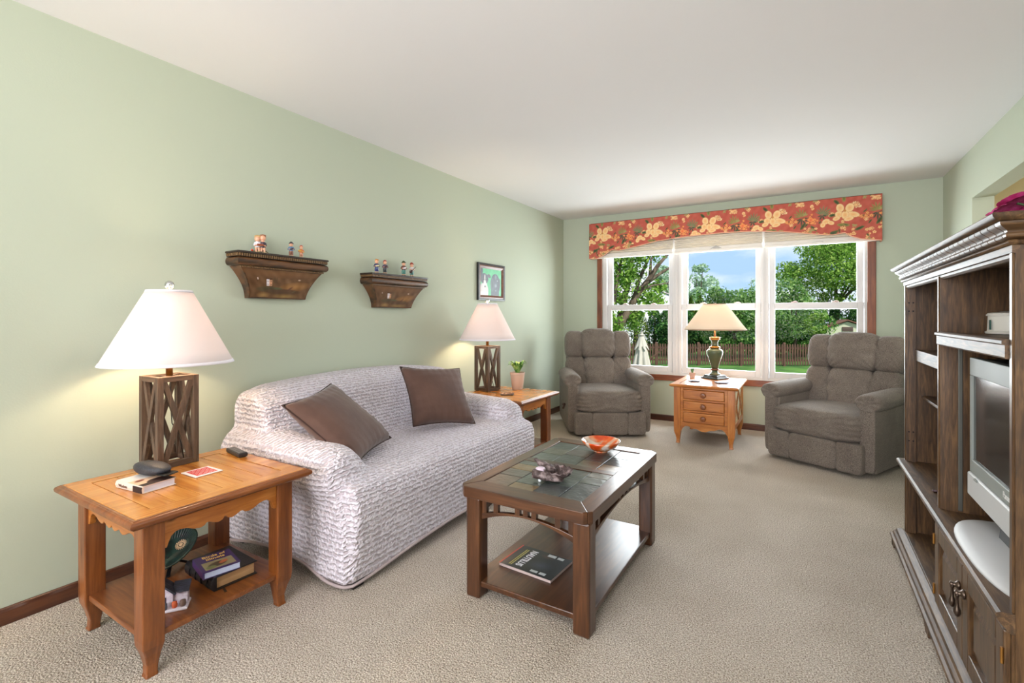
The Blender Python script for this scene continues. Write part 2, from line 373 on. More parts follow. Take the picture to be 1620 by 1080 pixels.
# ------------------------------------------------------------------ sofa with stretch slipcover
def smst(x, a, b): t = np.clip((x-a)/(b-a), 0, 1); return t*t*(3-2*t)
def hem_z(x, y):
    xs = np.clip((x-.03)/.98, 0, 1); ys = np.clip((y-1.40)/1.66, 0, 1); wx = smst(x, .7, .98)
    return .012+.068*np.maximum(np.sin(PI*xs)*(1-wx), np.sin(PI*ys)*wx)
def cover_mat():
    m, n, b, o = newmat('puckered_cover_fabric'); L = n.links.new
    uv = N(n, 'ShaderNodeUVMap'); uv.uv_map = 'UVMap'
    nz = N(n, 'ShaderNodeTexNoise', Scale=38.0, Detail=2.0); L(uv.outputs[0], nz.inputs['Vector'])
    sub = N(n, 'ShaderNodeVectorMath', operation='SUBTRACT'); L(nz.outputs['Color'], sub.inputs[0]); sub.inputs[1].default_value = (.5, .5, .5)
    sc = N(n, 'ShaderNodeVectorMath', operation='SCALE'); L(sub.outputs[0], sc.inputs[0]); sc.inputs['Scale'].default_value = .014
    ad = N(n, 'ShaderNodeVectorMath', operation='ADD'); L(uv.outputs[0], ad.inputs[0]); L(sc.outputs[0], ad.inputs[1])
    mp = N(n, 'ShaderNodeMapping'); mp.inputs['Scale'].default_value = (75, 84, 1); L(ad.outputs[0], mp.inputs[0])
    v = N(n, 'ShaderNodeTexVoronoi', Scale=1.0); v.feature = 'SMOOTH_F1'; v.inputs['Smoothness'].default_value = .35; v.inputs['Randomness'].default_value = .95; L(mp.outputs[0], v.inputs['Vector'])
    sp = N(n, 'ShaderNodeSeparateXYZ'); L(ad.outputs[0], sp.inputs[0])
    mu = N(n, 'ShaderNodeMath', operation='MULTIPLY'); L(sp.outputs['Y'], mu.inputs[0]); mu.inputs[1].default_value = 2*PI*42
    sn = N(n, 'ShaderNodeMath', operation='SINE'); L(mu.outputs[0], sn.inputs[0])
    h = N(n, 'ShaderNodeMath', operation='MULTIPLY_ADD'); L(v.outputs['Distance'], h.inputs[0]); h.inputs[1].default_value = -1.3; 
    s2 = N(n, 'ShaderNodeMath', operation='MULTIPLY'); L(sn.outputs[0], s2.inputs[0]); s2.inputs[1].default_value = .34; L(s2.outputs[0], h.inputs[2])
    r = N(n, 'ShaderNodeMapRange'); r.inputs['From Min'].default_value = -1.05; r.inputs['From Max'].default_value = -.3; L(h.outputs[0], r.inputs['Value'])
    cr = N(n, 'ShaderNodeValToRGB'); cr.color_ramp.elements[0].color = rgba((192, 180, 188)); cr.color_ramp.elements[0].position = 0  # hollows between puckers coloured darker: crevice shade put into the fabric colour
    cr.color_ramp.elements[1].color = rgba((228, 221, 231)); cr.color_ramp.elements[1].position = .45; L(r.outputs[0], cr.inputs[0]); L(cr.outputs[0], b.inputs['Base Color'])
    q = N(n, 'ShaderNodeBump', Strength=1.0, Distance=.009); L(r.outputs[0], q.inputs['Height']); L(q.outputs[0], b.inputs['Normal'])
    b.inputs['Roughness'].default_value = .75; b.inputs['Sheen Weight'].default_value = .15; return m
def build_sofa():
    t = thing('sofa', 'two-seat sofa in a puckered pale lilac-grey stretch slipcover against the green wall', 'sofa', (.52, 2.23, 0))
    mb = MB(); xz = lambda u, v, y: (u, y, v)
    # back with a gently bowed top
    def ytop(y): s = (y-1.40)/1.66; return .80+.055*math.sin(PI*min(1, max(0, s*1.05)))**.6-.03*max(0, s-.75)*4*.5
    rg = []
    for y in np.linspace(1.43, 3.05, 15):
        zt = ytop(y); e = .0 if 1.5 < y < 2.95 else .02
        rg.append([(.05, y, .03), (.05, y, zt-.08), (.10, y, zt-e), (.24, y, zt-e), (.33, y, zt-.07), (.43, y, .42), (.43, y, .03)])
    mb.loops(rg)
    mb.prism([(.3, .03), (.3, .46), (.6, .478), (.90, .47), (.995, .44), (1.02, .36), (.985, .03)], xz, 1.43, 3.04)
    for ya, yb, yo in ((1.40, 1.62, -1), (2.86, 3.07, 1)):
        mb.prism([(.06, .03), (.06, .50), (.86, .50), (.90, .44), (.96, .3), (.97, .03)], xz, ya, yb)
        c = (ya+yb)/2-(.022 if yo < 0 else -.01); rg = []
        for x, r, z in ((.05, .12, .49), (.09, .145, .49), (.5, .138, .478), (.80, .132, .470), (.885, .108, .462), (.915, .05, .45)):
            rg.append([(x, c+r*1.02*math.cos(a), z+r*math.sin(a)) for a in np.linspace(0, 2*PI, 17)[:-1]])
        mb.loops(rg)
    def fn(co):
        x, y, z = co.T.copy(); hz_ = hem_z(x, y); m = z < hz_+.04
        co[:, 2] = np.where(z < hz_, hz_, z)
        # slight outward flare at the hem
        k = np.clip((.35-z)/.35, 0, 1)*.02; co[:, 0] += k*(x-.5)*.8; co[:, 1] += k*(y-2.23)*.5
        # soft stretched undulation
        co[:, 2] += np.where((z > .38) & (x > .45) & (x < .95) & (y > 1.7) & (y < 2.8), .006*np.sin(y*9)*np.sin(x*8), 0)
        return co
    o = remeshed('slipcover', mb, .014, cover_mat(), t, 9, True, fn)
    me = o.data; n = len(me.loops); vi = np.empty(n, np.int32); me.loops.foreach_get('vertex_index', vi)
    co = np.empty(len(me.vertices)*3, np.float32); me.vertices.foreach_get('co', co); co = co.reshape(-1, 3)+np.array(t.location, np.float32)
    no = np.empty(len(me.vertices)*3, np.float32); me.vertices.foreach_get('normal', no); no = np.abs(no.reshape(-1, 3))
    # unroll: v follows height on upright parts and depth on flat parts
    pf = np.empty(len(me.polygons)*3, np.float32); me.polygons.foreach_get('normal', pf); pf = pf.reshape(-1, 3)
    ls = np.empty(len(me.polygons), np.int32); me.polygons.foreach_get('loop_total', ls); fn_ = np.repeat(pf, ls, 0); c = co[vi]
    side = (np.abs(fn_[:, 1]) > .72)
    u = np.where(side, c[:, 0], c[:, 1]); v = np.where(side, c[:, 2], c[:, 2]*1.0-c[:, 0]*.9)
    uvl = me.uv_layers.new(name='UVMap'); uvl.data.foreach_set('uv', np.stack([u, v], 1).astype(np.float32).ravel())
    # hem band follows the lower rim of the cover
    lw = c_ = co; zz_ = hem_z(co[:, 0], co[:, 1]); k_ = (co[:, 2] < zz_+.022); cx_, cy_ = .5, 2.23; an = np.arctan2(co[k_, 1]-cy_, co[k_, 0]-cx_); pts = []
    rr_ = np.hypot(co[k_, 0]-cx_, co[k_, 1]-cy_); ck = co[k_]; NB = 150; bi = ((an+PI)/(2*PI)*NB).astype(int) % NB
    for i in range(NB):
        w_ = np.where(bi == i)[0]
        if len(w_): j = w_[np.argmax(rr_[w_])]; pts.append((ck[j, 0], ck[j, 1], float(hem_z(ck[j, 0], ck[j, 1]))+.004))
    P_ = np.array(pts); P_ = (P_+np.roll(P_, 1, 0)+np.roll(P_, -1, 0))/3; P_ = np.vstack([P_, P_[:1]])
    part('hem_band', MB().tube(P_.tolist(), .0075, 6), mat('hem_binding', (176, 160, 160), .8), t, W=True, smooth=True)
    for x, y in ((.945, 1.475), (.93, 2.97), (.10, 1.47), (.10, 2.99)):
        part('leg', MB().rects(x-.035, x+.035, y-.035, y+.035, [(0, .006), (.05, 0), (.09, 0)]), mat('black_foot', (24, 22, 22), .4), t, W=True)
    return t
build_sofa()
brown = mat('brown_suede', (78, 52, 42), .8, c2=(94, 66, 54), nscale=5, nw=(.35, .7), bump=.35, bscale=14, bdist=.01, sheen=.25)
def pillow(label, P, th=.15):
    """P: four corners L,T,R,B"""
    P = [Vector(p) for p in P]; c = sum(P, Vector())/4; ex = ((P[2]-P[3])+(P[1]-P[0]))/2; ey = ((P[0]-P[3])+(P[1]-P[2]))/2
    nrm = ex.cross(ey).normalized()
    t = thing('throw_pillow', label, 'pillow', c, 0, 'brown pillows on the sofa'); mb = MB(); n = 26
    g = np.linspace(-1, 1, n+1)
    for sg in (1, -1):
        vv = []
        for a in g:
            for b in g:
                e = (1-a**4)*(1-b**4); hgt = th*.5*max(0, e)**.42*(.72+.28*(1-(a*a+b*b)/2))
                sh = 1-.09*(1-a*a*b*b)*(a*a+b*b-a*a*b*b)        # sides pulled in, corners pointed
                edge = min(1-abs(a), 1-abs(b)); hgt *= 1+.10*math.sin(26*a+3*b)*math.exp(-edge*5)*(edge > .01)+.10*math.sin(24*b-2*a)*math.exp(-edge*5)*(edge > .01)
                hgt *= 1+.12*math.sin(3*a+2)*math.sin(2.4*b+1)
                p = ex*(a*sh*.5)+ey*(b*sh*.5)+nrm*hgt*sg; vv.append(p)
        idx = np.arange((n+1)**2).reshape(n+1, n+1)
        mb.add(vv, np.stack([idx[:-1, :-1], idx[:-1, 1:], idx[1:, 1:], idx[1:, :-1]], -1).reshape(-1, 4).tolist())
    weld(part('cushion_cover', mb, brown, t), .0015)
    pts = []
    for i in range(4*n+1):
        k = i % (4*n); s = k//n; q = g[k % n]
        a, b = [(q, -1), (1, q), (-q, 1), (-1, -q)][s]; sh = 1-.09*(1-a*a*b*b)*(a*a+b*b-a*a*b*b)
        pts.append(ex*(a*sh*.502)+ey*(b*sh*.502))
    part('piping', MB().tube(pts, .0035, 6), mat('dark_piping', (58, 36, 30), .8), t, smooth=True)
    return t
pillow('brown suede throw pillow standing tilted on a corner at the sofa\'s near arm', [(.535, 1.372, .755), (.43, 1.785, .845), (.675, 1.936, .50), (.856, 1.575, .50)])
pillow('brown suede throw pillow leaning upright at the sofa\'s far end', [(.41, 2.319, .885), (.555, 2.735, .812), (.80, 2.62, .50), (.575, 2.245, .50)])

# ------------------------------------------------------------------ pine end tables
def scallop(n=60, deep=False):
    if deep: k = [(0, .135), (.02, .135), (.03, .11), (.06, .085), (.10, .062), (.15, .055), (.20, .062), (.25, .078), (.29, .088), (.31, .084), (.35, .088), (.40, .102), (.45, .118), (.48, .121), (.50, .115)]
    else: k = [(0, .108), (.025, .108), (.035, .092), (.055, .074), (.09, .063), (.13, .061), (.18, .066), (.23, .076), (.28, .081), (.32, .078), (.335, .070), (.36, .070), (.40, .078), (.44, .083), (.475, .079), (.50, .066)]
    k = k+[(1-a, b) for a, b in k[::-1][1:]]
    t = np.linspace(0, 1, n); return t, np.interp(t, [a for a, b in k], [b for a, b in k])
def leg_mb(x, y, s, ztop, ox, oy, shelf=.16, taper=.022):
    """square leg at corner (x,y) size s; ox,oy = direction of the outer corner; the foot curves in"""
    rg = []
    for z, o_, i_ in ((0, taper*.7, taper*.55), (.012, taper*.9, taper*.6), (.04, taper*.95, taper*.45), (.075, taper*.6, taper*.25), (.105, taper*.12, .0), (shelf-.03, 0, 0), (ztop, 0, 0)):
        l, r = (o_, i_) if ox < 0 else (i_, o_); f, bk = (o_, i_) if oy < 0 else (i_, o_)
        rg.append((z, l, r, f, bk))
    return MB().rects(x-s/2, x+s/2, y-s/2, y+s/2, rg)
def end_table(loc, label):
    t = thing('end_table', label, 'table', loc, 0, 'matching honey pine end tables beside the sofa')
    W2, L2, H = .3275, .3225, .557    # half sizes of the top
    top = [(H-.034, .022), (H-.03, .012), (H-.022, .002), (H-.012, 0), (H-.005, .006), (H, .014)]
    fwt = .085
    # frame of the top: a moulded ring
    mb = MB(); out = []; 
    for z, i in top: out.append([(-W2+i, -L2+i, z), (W2-i, -L2+i, z), (W2-i, L2-i, z), (-W2+i, L2-i, z)])
    inn = [[(-W2+fwt, -L2+fwt, z), (W2-fwt, -L2+fwt, z), (W2-fwt, L2-fwt, z), (-W2+fwt, L2-fwt, z)] for z in (H, H-.034)]
    e_i = .022; o2 = [[(-W2+i, -L2+i, z), (W2-i, -L2+i, z), (W2-i, L2-i, z), (-W2+i, L2-i, z)] for z, i in ((H-.034, e_i), (H-.0015, e_i), (H, e_i+.0015))]
    edge = [[(-W2+i, -L2+i, z), (W2-i, -L2+i, z), (W2-i, L2-i, z), (-W2+i, L2-i, z)] for z, i in [(H-.034, .0205), (H-.032, .012), (H-.027, .008), (H-.024, .002), (H-.015, 0), (H-.008, .003), (H-.004, .009), (H-.004, .012), (H-.001, .014), (H-.001, .0205), (H-.034, .0205)]]
    part('edge_moulding', MB().loops(edge, cap=False), pinedark('y'), t, auto=40)
    part('top_frame', MB().loops(o2+inn+[o2[0]], cap=False), golden('y'), t)
    n = 6; y0, y1 = -L2+fwt+.003, L2-fwt-.003; st = (y1-y0)/n
    for i in range(n): part('plank', MB().box(-W2+fwt+.003, W2-fwt-.003, y0+i*st+.0012, y0+(i+1)*st-.0012, H-.025, H-.001), golden('x'), t, bev=.0012)
    ax, ay, s = .235, .235, .066
    AX, AY = .2375, .235
    for sx in (-1, 1):
        for sy in (-1, 1): part('leg', leg_mb(sx*AX, sy*AY, s, H-.034, sx, sy), pinedark('z'), t, bev=.004)
    u, d = scallop(90); zt = H-.034
    for sy in (-1, 1):
        yy = sy*(AY+.012); xs = -AX+s/2+u*(2*AX-s)
        part('apron', MB().prism(strip(xs, zt-d*1.0, np.full_like(xs, zt)), lambda a, b_, q: (a, q, b_), yy-.01, yy+.01), pine('x'), t, bev=.0015)
    for sx in (-1, 1):
        xx = sx*(AX+.012); ys = -AY+s/2+u*(2*AY-s)
        part('apron', MB().prism(strip(ys, zt-d*1.0, np.full_like(ys, zt)), lambda a, b_, q: (q, a, b_), xx-.01, xx+.01), pine('y'), t, bev=.0015)
    part('shelf', MB().box(-AX-.02, AX+.02, -AY-.02, AY+.02, .122, .143), pinedark('x'), t, bev=.003)
    return t
et1 = end_table((.5575, .985, 0), 'honey pine end table nearest the camera, with scalloped aprons and a full lower shelf')
et2 = end_table((.53, 3.445, 0), 'honey pine end table in the far corner, holding the small potted plant')

# ------------------------------------------------------------------ lamps
def shade_mat(name, c, em=1.0):
    m, n, b, o = newmat(name); n.nodes.remove(b)
    d = N(n, 'ShaderNodeBsdfDiffuse'); d.inputs['Color'].default_value = rgba(c); tr = N(n, 'ShaderNodeBsdfTranslucent'); tr.inputs['Color'].default_value = rgba(c)
    x = N(n, 'ShaderNodeMixShader'); x.inputs[0].default_value = .17
    n.links.new(d.outputs[0], x.inputs[1]); n.links.new(tr.outputs[0], x.inputs[2]); n.links.new(x.outputs[0], o.inputs[0]); return m
shade_m = shade_mat('white_linen_shade', (238, 226, 224)); trim_sh = mat('shade_rim_trim', (232, 226, 232), .7)
cream_shade = shade_mat('cream_paper_shade', (246, 228, 206))
chrome = mat('polished_chrome', (210, 210, 212), .12, metal=1); brass = mat('aged_brass', (176, 128, 68), .35, metal=1)
black = mat('black_plastic', (18, 18, 20), .35); cordm = mat('black_cord', (20, 18, 18), .5)
def shade(t, z0, z1, r0, r1, m, rim, bz=None):
    s = MB(); n = 56
    prof = [(r0, z0), (r1, z1)]
    o = part('lamp_shade', s.loops([[(r*math.cos(2*PI*j/n), r*math.sin(2*PI*j/n), z) for j in range(n)] for r, z in [(r0+(r1-r0)*k/6, z0+(z1-z0)*k/6) for k in range(7)]], cap=False), m, t, smooth=True, fixn=False)
    sd = o.modifiers.new('solid', 'SOLIDIFY'); sd.thickness = .0015
    part('shade_rim', MB().loops([[((r0+a)*math.cos(2*PI*j/n), (r0+a)*math.sin(2*PI*j/n), z0+q) for j in range(n)] for a, q in ((-.003, 0), (.002, 0), (-.004, .012), (-.009, .012), (-.003, 0))], cap=False), rim, t, smooth=True)
    part('shade_rim', MB().loops([[((r1+a)*math.cos(2*PI*j/n), (r1+a)*math.sin(2*PI*j/n), z1+q) for j in range(n)] for a, q in ((-.003, 0), (.002, 0), (.006, -.010), (.0, -.010), (-.003, 0))], cap=False), rim, t, smooth=True)
    sp = MB()
    for k in range(3):
        a = k*2*PI/3+.4; sp.tube([(0, 0, z1-.012), (r1*.98*math.cos(a), r1*.98*math.sin(a), z1-.012)], .0015, 6)
    part('shade_spider', sp, chrome, t)
def bulb(t, z, energy, col=(1, .78, .50)):
    part('bulb', MB().lathe([(.012, -.05), (.014, -.035), (.026, -.01), (.03, .012), (.026, .03), (.012, .042), (.0, .045)], 16, (0, 0, z)), mat('lit_bulb', (255, 226, 180), .4, emit=12), t, smooth=True)
    l = light('POINT', 'bulb_light', (t.location.x, t.location.y, t.location.z+z+.075), energy, col, radius=.05); return l
def lattice_lamp(loc, rz, label, en):
    t = thing('table_lamp', label, 'lamp', loc, rz, 'lattice-base table lamps'); a = .081; h = .385; w = .024
    for sx in (-1, 1):
        for sy in (-1, 1): part('post', MB().box(sx*(a-w/2)-w/2, sx*(a-w/2)+w/2, sy*(a-w/2)-w/2, sy*(a-w/2)+w/2, 0, h), lampw('z'), t, bev=.0015)
    for k in range(4):
        ang = k*PI/2; R = Matrix.Rotation(ang, 4, 'Z')
        for z0, z1 in ((0, .024), (h-.022, h)): o = part('rail', MB().box(-a+w, a-w, a-.022, a-.001, z0, z1), lampw('x'), t, bev=.0015); o.rotation_euler = (0, 0, ang)
        c = MB(); hw = a-w-.001
        for s_ in (-1, 1): c.bar((-hw*s_*.93, a-.011-.002*s_, .022), (hw*s_*.93, a-.011-.002*s_, h-.022), .021, .014, up=(0, 1, 0))
        o = part('cross_brace', c, lampw('z'), t, bev=.001); o.rotation_euler = (0, 0, ang)
    part('top_bar', MB().bar((-a+.02, -a+.02, h-.008), (a-.02, a-.02, h-.008), .022, .012).bar((a-.02, -a+.02, h-.008), (-a+.02, a-.02, h-.008), .022, .012), lampw('x'), t)
    part('stem', MB().lathe([(.013, h-.004), (.013, h+.055), (.02, h+.06), (.02, h+.066), (.010, h+.068), (.010, h+.12)], 20), brass, t, smooth=True)
    part('saucer', MB().lathe([(.005, h+.072), (.032, h+.076), (.034, h+.08), (.005, h+.082)], 24), chrome, t, smooth=True)
    part('harp', MB().tube([(.0+.055*math.sin(q)*(1 if True else 0), 0, h+.10+.27*(1-math.cos(q))/2*1.0) for q in np.linspace(0, PI, 12)], .0018, 6).tube([(-.055*math.sin(q), 0, h+.10+.27*(1-math.cos(q))/2) for q in np.linspace(0, PI, 12)], .0018, 6), chrome, t)
    shade(t, .436, .755, .245, .083, shade_m, trim_sh)
    part('finial', MB().lathe([(.0, .750), (.006, .752), (.006, .760), (.013, .763), (.0175, .772), (.018, .780), (.0145, .790), (.006, .796), (0, .797)], 20), chrome, t, smooth=True)
    part('cord', MB().tube([(.01, 0, h-.01), (.012, .0, .25), (-.01, .015, .17), (.02, .03, .12), (.035, .035, .05), (.04, .04, .004), (-.03, .07, .003), (-.06, .10, .003)], .0022, 6), cordm, t, smooth=True)
    bulb(t, .53, en)
    return t
def sqc(K, s, th):  # centre of the square from its near corner
    u = np.array([math.cos(th), math.sin(th)]); w_ = np.array([-math.sin(th), math.cos(th)]); c = np.array(K)-u*s/2+w_*s/2; return c
c = sqc((.372, .948), .162, .02); lattice_lamp((c[0], c[1], .557), .02, 'large table lamp with wooden lattice base on the near end table', 11)
c = sqc((.361, 3.404), .162, -.144); lattice_lamp((c[0], c[1], .557), -.144, 'table lamp with wooden lattice base on the far end table, below the dog picture', 11)

# ------------------------------------------------------------------ slate-topped coffee table
def coffee_table():
    t = thing('coffee_table', 'dark wooden coffee table with slate tile top, mission slats and lower shelf', 'table', (1.69, 2.13, 0))
    x0, x1, y0, y1, zt, zb = 1.392, 1.993, 1.655, 2.612, .475, .428
    ch = .028
    def octo(i, z): return [(x0+i+ch, y0+i, z), (x1-i-ch, y0+i, z), (x1-i, y0+i+ch, z), (x1-i, y1-i-ch, z), (x1-i-ch, y1-i, z), (x0+i+ch, y1-i, z), (x0+i, y1-i-ch, z), (x0+i, y0+i+ch, z)]
    fx, fy = .098, .098; xa, xb, ya, yb = x0+.062, x1-.075, y0+.098, y1-.075; ym0, ym1 = 2.118, 2.170
    # top frame: four mitred boards
    def board(name, outer, inner):
        rg = [[(*p, z) for p in outer+inner] for z in (zb, zb+.006, zt-.003, zt)]
        c = np.mean(np.array(outer+inner), 0); out = []
        for k, r in enumerate(rg):
            out.append([tuple(p) for p in r])
        part(name, MB().loops(out), walnut('x' if abs(outer[0][0]-outer[-1][0]) > abs(outer[0][1]-outer[-1][1]) else 'y'), t, W=True, bev=.004)
    A, B, C_, D = (x0, y0), (x1, y0), (x1, y1), (x0, y1)
    board('top_board', [(x0+ch*.5, y0+ch*.5), (x0+ch, y0), (x1-ch, y0), (x1-ch*.5, y0+ch*.5)], [(xb, ya), (xa, ya)])
    board('top_board', [(x1-ch*.5, y0+ch*.5), (x1, y0+ch), (x1, y1-ch), (x1-ch*.5, y1-ch*.5)], [(xb, yb), (xb, ya)])
    board('top_board', [(x1-ch*.5, y1-ch*.5), (x1-ch, y1), (x0+ch, y1), (x0+ch*.5, y1-ch*.5)], [(xa, yb), (xb, yb)])
    board('top_board', [(x0+ch*.5, y1-ch*.5), (x0, y1-ch), (x0, y0+ch), (x0+ch*.5, y0+ch*.5)], [(xa, ya), (xa, yb)])
    part('centre_rail', MB().box(xa, xb, ym0, ym1, zb, zt-.0005), walnut('x'), t, W=True, bev=.002)
    part('tile_bed', MB().box(xa, xb, ya, yb, zb+.002, zt-.009), mat('dark_grout', (52, 46, 38), .9), t, W=True)
    cols = [(86, 92, 84), (78, 86, 80), (96, 96, 80), (130, 108, 76), (92, 86, 78), (66, 72, 72), (108, 94, 80)]
    sm = [mat('slate_%d' % i, c_, .32, c2=tuple(int(v*.78+8) for v in c_), nscale=14, nw=(.35, .65), bump=.8, bscale=18, bdist=.006, coat=.2) for i, c_ in enumerate(cols)]
    def tiles(Y0, Y1, lay):
        w_, h_ = xb-xa, Y1-Y0
        for u0, u1, v0, v1, k in lay:
            zz = zt-.003+RNG.uniform(-.0015, .001); g = .0018
            bx = MB().rects(xa+u0*w_+g, xa+u1*w_-g, Y0+v0*h_+g, Y0+v1*h_-g, [(zt-.01, 0), (zz-.001, 0), (zz, .001)]); part('slate_tile', bx, sm[k], t, W=True)
    L1 = [(0, .26, 0, .36, 6), (.26, .52, 0, .2, 3), (.26, .52, .2, .38, 0), (.52, .78, 0, .36, 5), (.78, 1, 0, .56, 5), (0, .26, .36, .62, 4), (.26, .52, .38, .7, 0), (.52, .78, .36, .7, 1), (0, .3, .62, .84, 3),
          (0, .3, .84, 1, 0), (.3, .56, .7, 1, 2), (.56, .78, .7, 1, 1), (.78, 1, .56, .8, 0), (.78, 1, .8, 1, 2)]
    L2 = [(0, .27, 0, .33, 0), (0, .27, .33, .62, 2), (0, .27, .62, 1, 1), (.27, .54, 0, .42, 1), (.27, .54, .42, .74, 4), (.27, .54, .74, 1, 0), (.54, .78, 0, .3, 2), (.54, .78, .3, .66, 5), (.54, .78, .66, 1, 6), (.78, 1, 0, .26, 3), (.78, 1, .26, .6, 5), (.78, 1, .6, 1, 5)]
    tiles(ya, ym0, L1); tiles(ym1, yb, L2)
    lx0, lx1, ly0, ly1, s = 1.418, 1.984, 1.672, 2.592, .07
    for cx, cy, fx_, fy_ in ((lx0, ly0, 0, 0), (lx1-s, ly0, 1, 0), (lx0, ly1-s, 0, 1), (lx1-s, ly1-s, 1, 1)):
        part('leg', MB().box(cx, cx+s, cy, cy+s, 0, zb), walnut('z'), t, W=True, bev=.009)
    def arch(n=24): u = np.linspace(0, 1, n); return u, .048*(1-(2*u-1)**2)
    u, ar = arch()
    for yy in (ly0+.028, ly1-.028):
        xs = lx0+s+u*(lx1-lx0-2*s)
        part('arched_rail', MB().prism(strip(xs, .334+ar, .360+ar*.62), lambda a, b_, q: (a, q, b_), yy-.011, yy+.011), walnut('x'), t, W=True, bev=.002)
        L_ = lx1-lx0-2*s
        for q in (.03, .165, .41, .50, .59, .835, .97):
            xx = lx0+s+q*L_; za = .345+.048*(1-(2*q-1)**2)*.8
            part('slat', MB().box(xx-.011, xx+.011, yy-.009, yy+.009, za, zb), walnut('z'), t, W=True)
    for xx in (lx0+.028, lx1-.028):
        ys = ly0+s+u*(ly1-ly0-2*s)
        part('arched_rail', MB().prism(strip(ys, .334+ar, .360+ar*.62), lambda a, b_, q: (q, a, b_), xx-.011, xx+.011), walnut('y'), t, W=True, bev=.002)
        L_ = ly1-ly0-2*s
        for q in (.02, .10, .43, .50, .57, .90, .98):
            yy = ly0+s+q*L_; za = .345+.048*(1-(2*q-1)**2)*.8
            part('slat', MB().box(xx-.009, xx+.009, yy-.011, yy+.011, za, zb), walnut('z'), t, W=True)
    part('shelf', MB().box(1.43, 1.972, 1.685, 2.58, .048, .072), walnut('y'), t, W=True, bev=.004)
    part('screw_cap', MB().lathe([(.0035, 0), (.0035, .001)], 10, (1.975, 0, 0)), mat('pale_cap', (226, 214, 196), .5), t, W=True).location = (0, 1.6715-2.13, .26)
    return t
coffee_table()
ZTT = .4725
# agate bowl
t = thing('bowl', 'shallow orange and white agate bowl on the coffee table\'s slate top', 'bowl', (1.725, 2.47, ZTT))
def agate():
    m, n, b, o = newmat('orange_agate'); L = n.links.new; tcn = N(n, 'ShaderNodeTexCoord'); z = N(n, 'ShaderNodeTexNoise', Scale=7.0, Detail=3.0, Distortion=1.6); L(tcn.outputs['Object'], z.inputs['Vector'])
    r = N(n, 'ShaderNodeValToRGB'); e = r.color_ramp.elements; e[0].position = .38; e[0].color = rgba((206, 70, 16)); e[1].position = .56; e[1].color = rgba((238, 220, 206)); q = e.new(.46); q.color = rgba((226, 110, 40)); q = e.new(.51); q.color = rgba((214, 170, 140))
    L(z.outputs['Fac'], r.inputs[0]); L(r.outputs[0], b.inputs['Base Color']); b.inputs['Roughness'].default_value = .08; b.inputs['Coat Weight'].default_value = .6; b.inputs['Subsurface Weight'].default_value = .2; b.inputs['Subsurface Radius'].default_value = (.02, .01, .005); return m
pr = [(.0, .004), (.035, .004), (.055, .012), (.08, .027), (.098, .048), (.104, .060), (.100, .060), (.093, .048), (.075, .030), (.05, .016), (.0, .011)]
part('bowl_body', MB().lathe(pr, 40), agate(), t, smooth=True); part('foot_ring', MB().lathe([(.034, 0), (.038, 0), (.036, .006), (.032, .006)], 28), agate(), t, smooth=True)
# curled shell/driftwood ornament
t = thing('ornament', 'curled grey-brown rock-like shell ornament with a pale stone, near end of coffee table', 'ornament', (1.70, 1.93, ZTT), YAW)
rockm = mat('mottled_rock', (70, 54, 52), .55, c2=(160, 142, 142), nscale=44, nw=(.44, .7), bump=1, bscale=60, bdist=.006, stretch=(1, 1, 1))
rg = []; K = 56
for r_ in (0.04, .25, .5, .75, .9, 1.0):
    rg.append([(.028+.066*r_*math.cos(q)*(1+.05*math.sin(6*q)), .058*r_*math.sin(q)*(1+.05*math.sin(5*q+1)), .012+.034*r_*r_*(1+.25*math.sin(q-.6))+.0035*r_*math.sin(13*q)+.002*math.sin(9*r_+q)) for q in np.linspace(0, 2*PI, K+1)[:-1]])
lo_ = [[(x, y, z-.007*(1-.4*(i/5))) for x, y, z in r_] for i, r_ in enumerate(rg)]
part('fan_shell', MB().loops(rg[::1]+lo_[::-1]), rockm, t, smooth=True)
def knobby(pts, rs, seg=18, am=.10): 
    m_ = MB().tube(pts, rs, seg); m_.v = [tuple(np.array(p)+np.array([math.sin(p[1]*260+p[2]*190), math.sin(p[0]*240), math.sin(p[0]*210+p[1]*230)])*am*.012) for p in m_.v]; return m_
def smoothpath(P, n=14):
    P = np.array(P, float); s_ = np.linspace(0, len(P)-1, n); return [tuple(np.interp(q, range(len(P)), P[:, k]) for k in range(P.shape[1])) for q in s_]
pp_ = smoothpath([(.015, .02, .022, .020), (-.015, .040, .034, .024), (-.040, .055, .050, .017), (-.058, .064, .062, .011), (-.068, .062, .070, .008), (-.074, .060, .070, .004)])
part('neck', knobby([p[:3] for p in pp_], [p[3] for p in pp_]), rockm, t, smooth=True)
pp_ = smoothpath([(.045, -.052, .016, .010), (.01, -.052, .020, .015), (-.03, -.038, .024, .019), (-.06, -.020, .027, .022), (-.082, -.006, .029, .023)])
o = part('curl', MB().loops([[tuple(Vector(p[:3])+Vector((math.cos(q)*.35*p[3], math.cos(q)*.94*p[3]*1.0, math.sin(q)*p[3]*.9))) for q in np.linspace(.35*PI, 2.15*PI, 18)] for p in pp_], cap=False, close=False), rockm, t, smooth=True)
sd = o.modifiers.new('solid', 'SOLIDIFY'); sd.thickness = .006
part('pale_stone', superbox(MB(), (-.050, -.002, .044), (.022, .018, .013), 2.4, 8), mat('lilac_stone', (216, 198, 212), .4), t, smooth=True)
for q in ((.04, -.03), (-.055, -.032), (.03, .04)): part('glass_foot', MB().lathe([(0, 0), (.006, .001), (.008, .007), (.006, .014), (0, .015)], 12, (q[0], q[1], 0)), mat('clear_bead', (236, 240, 244), .05, spec=.8), t, smooth=True)
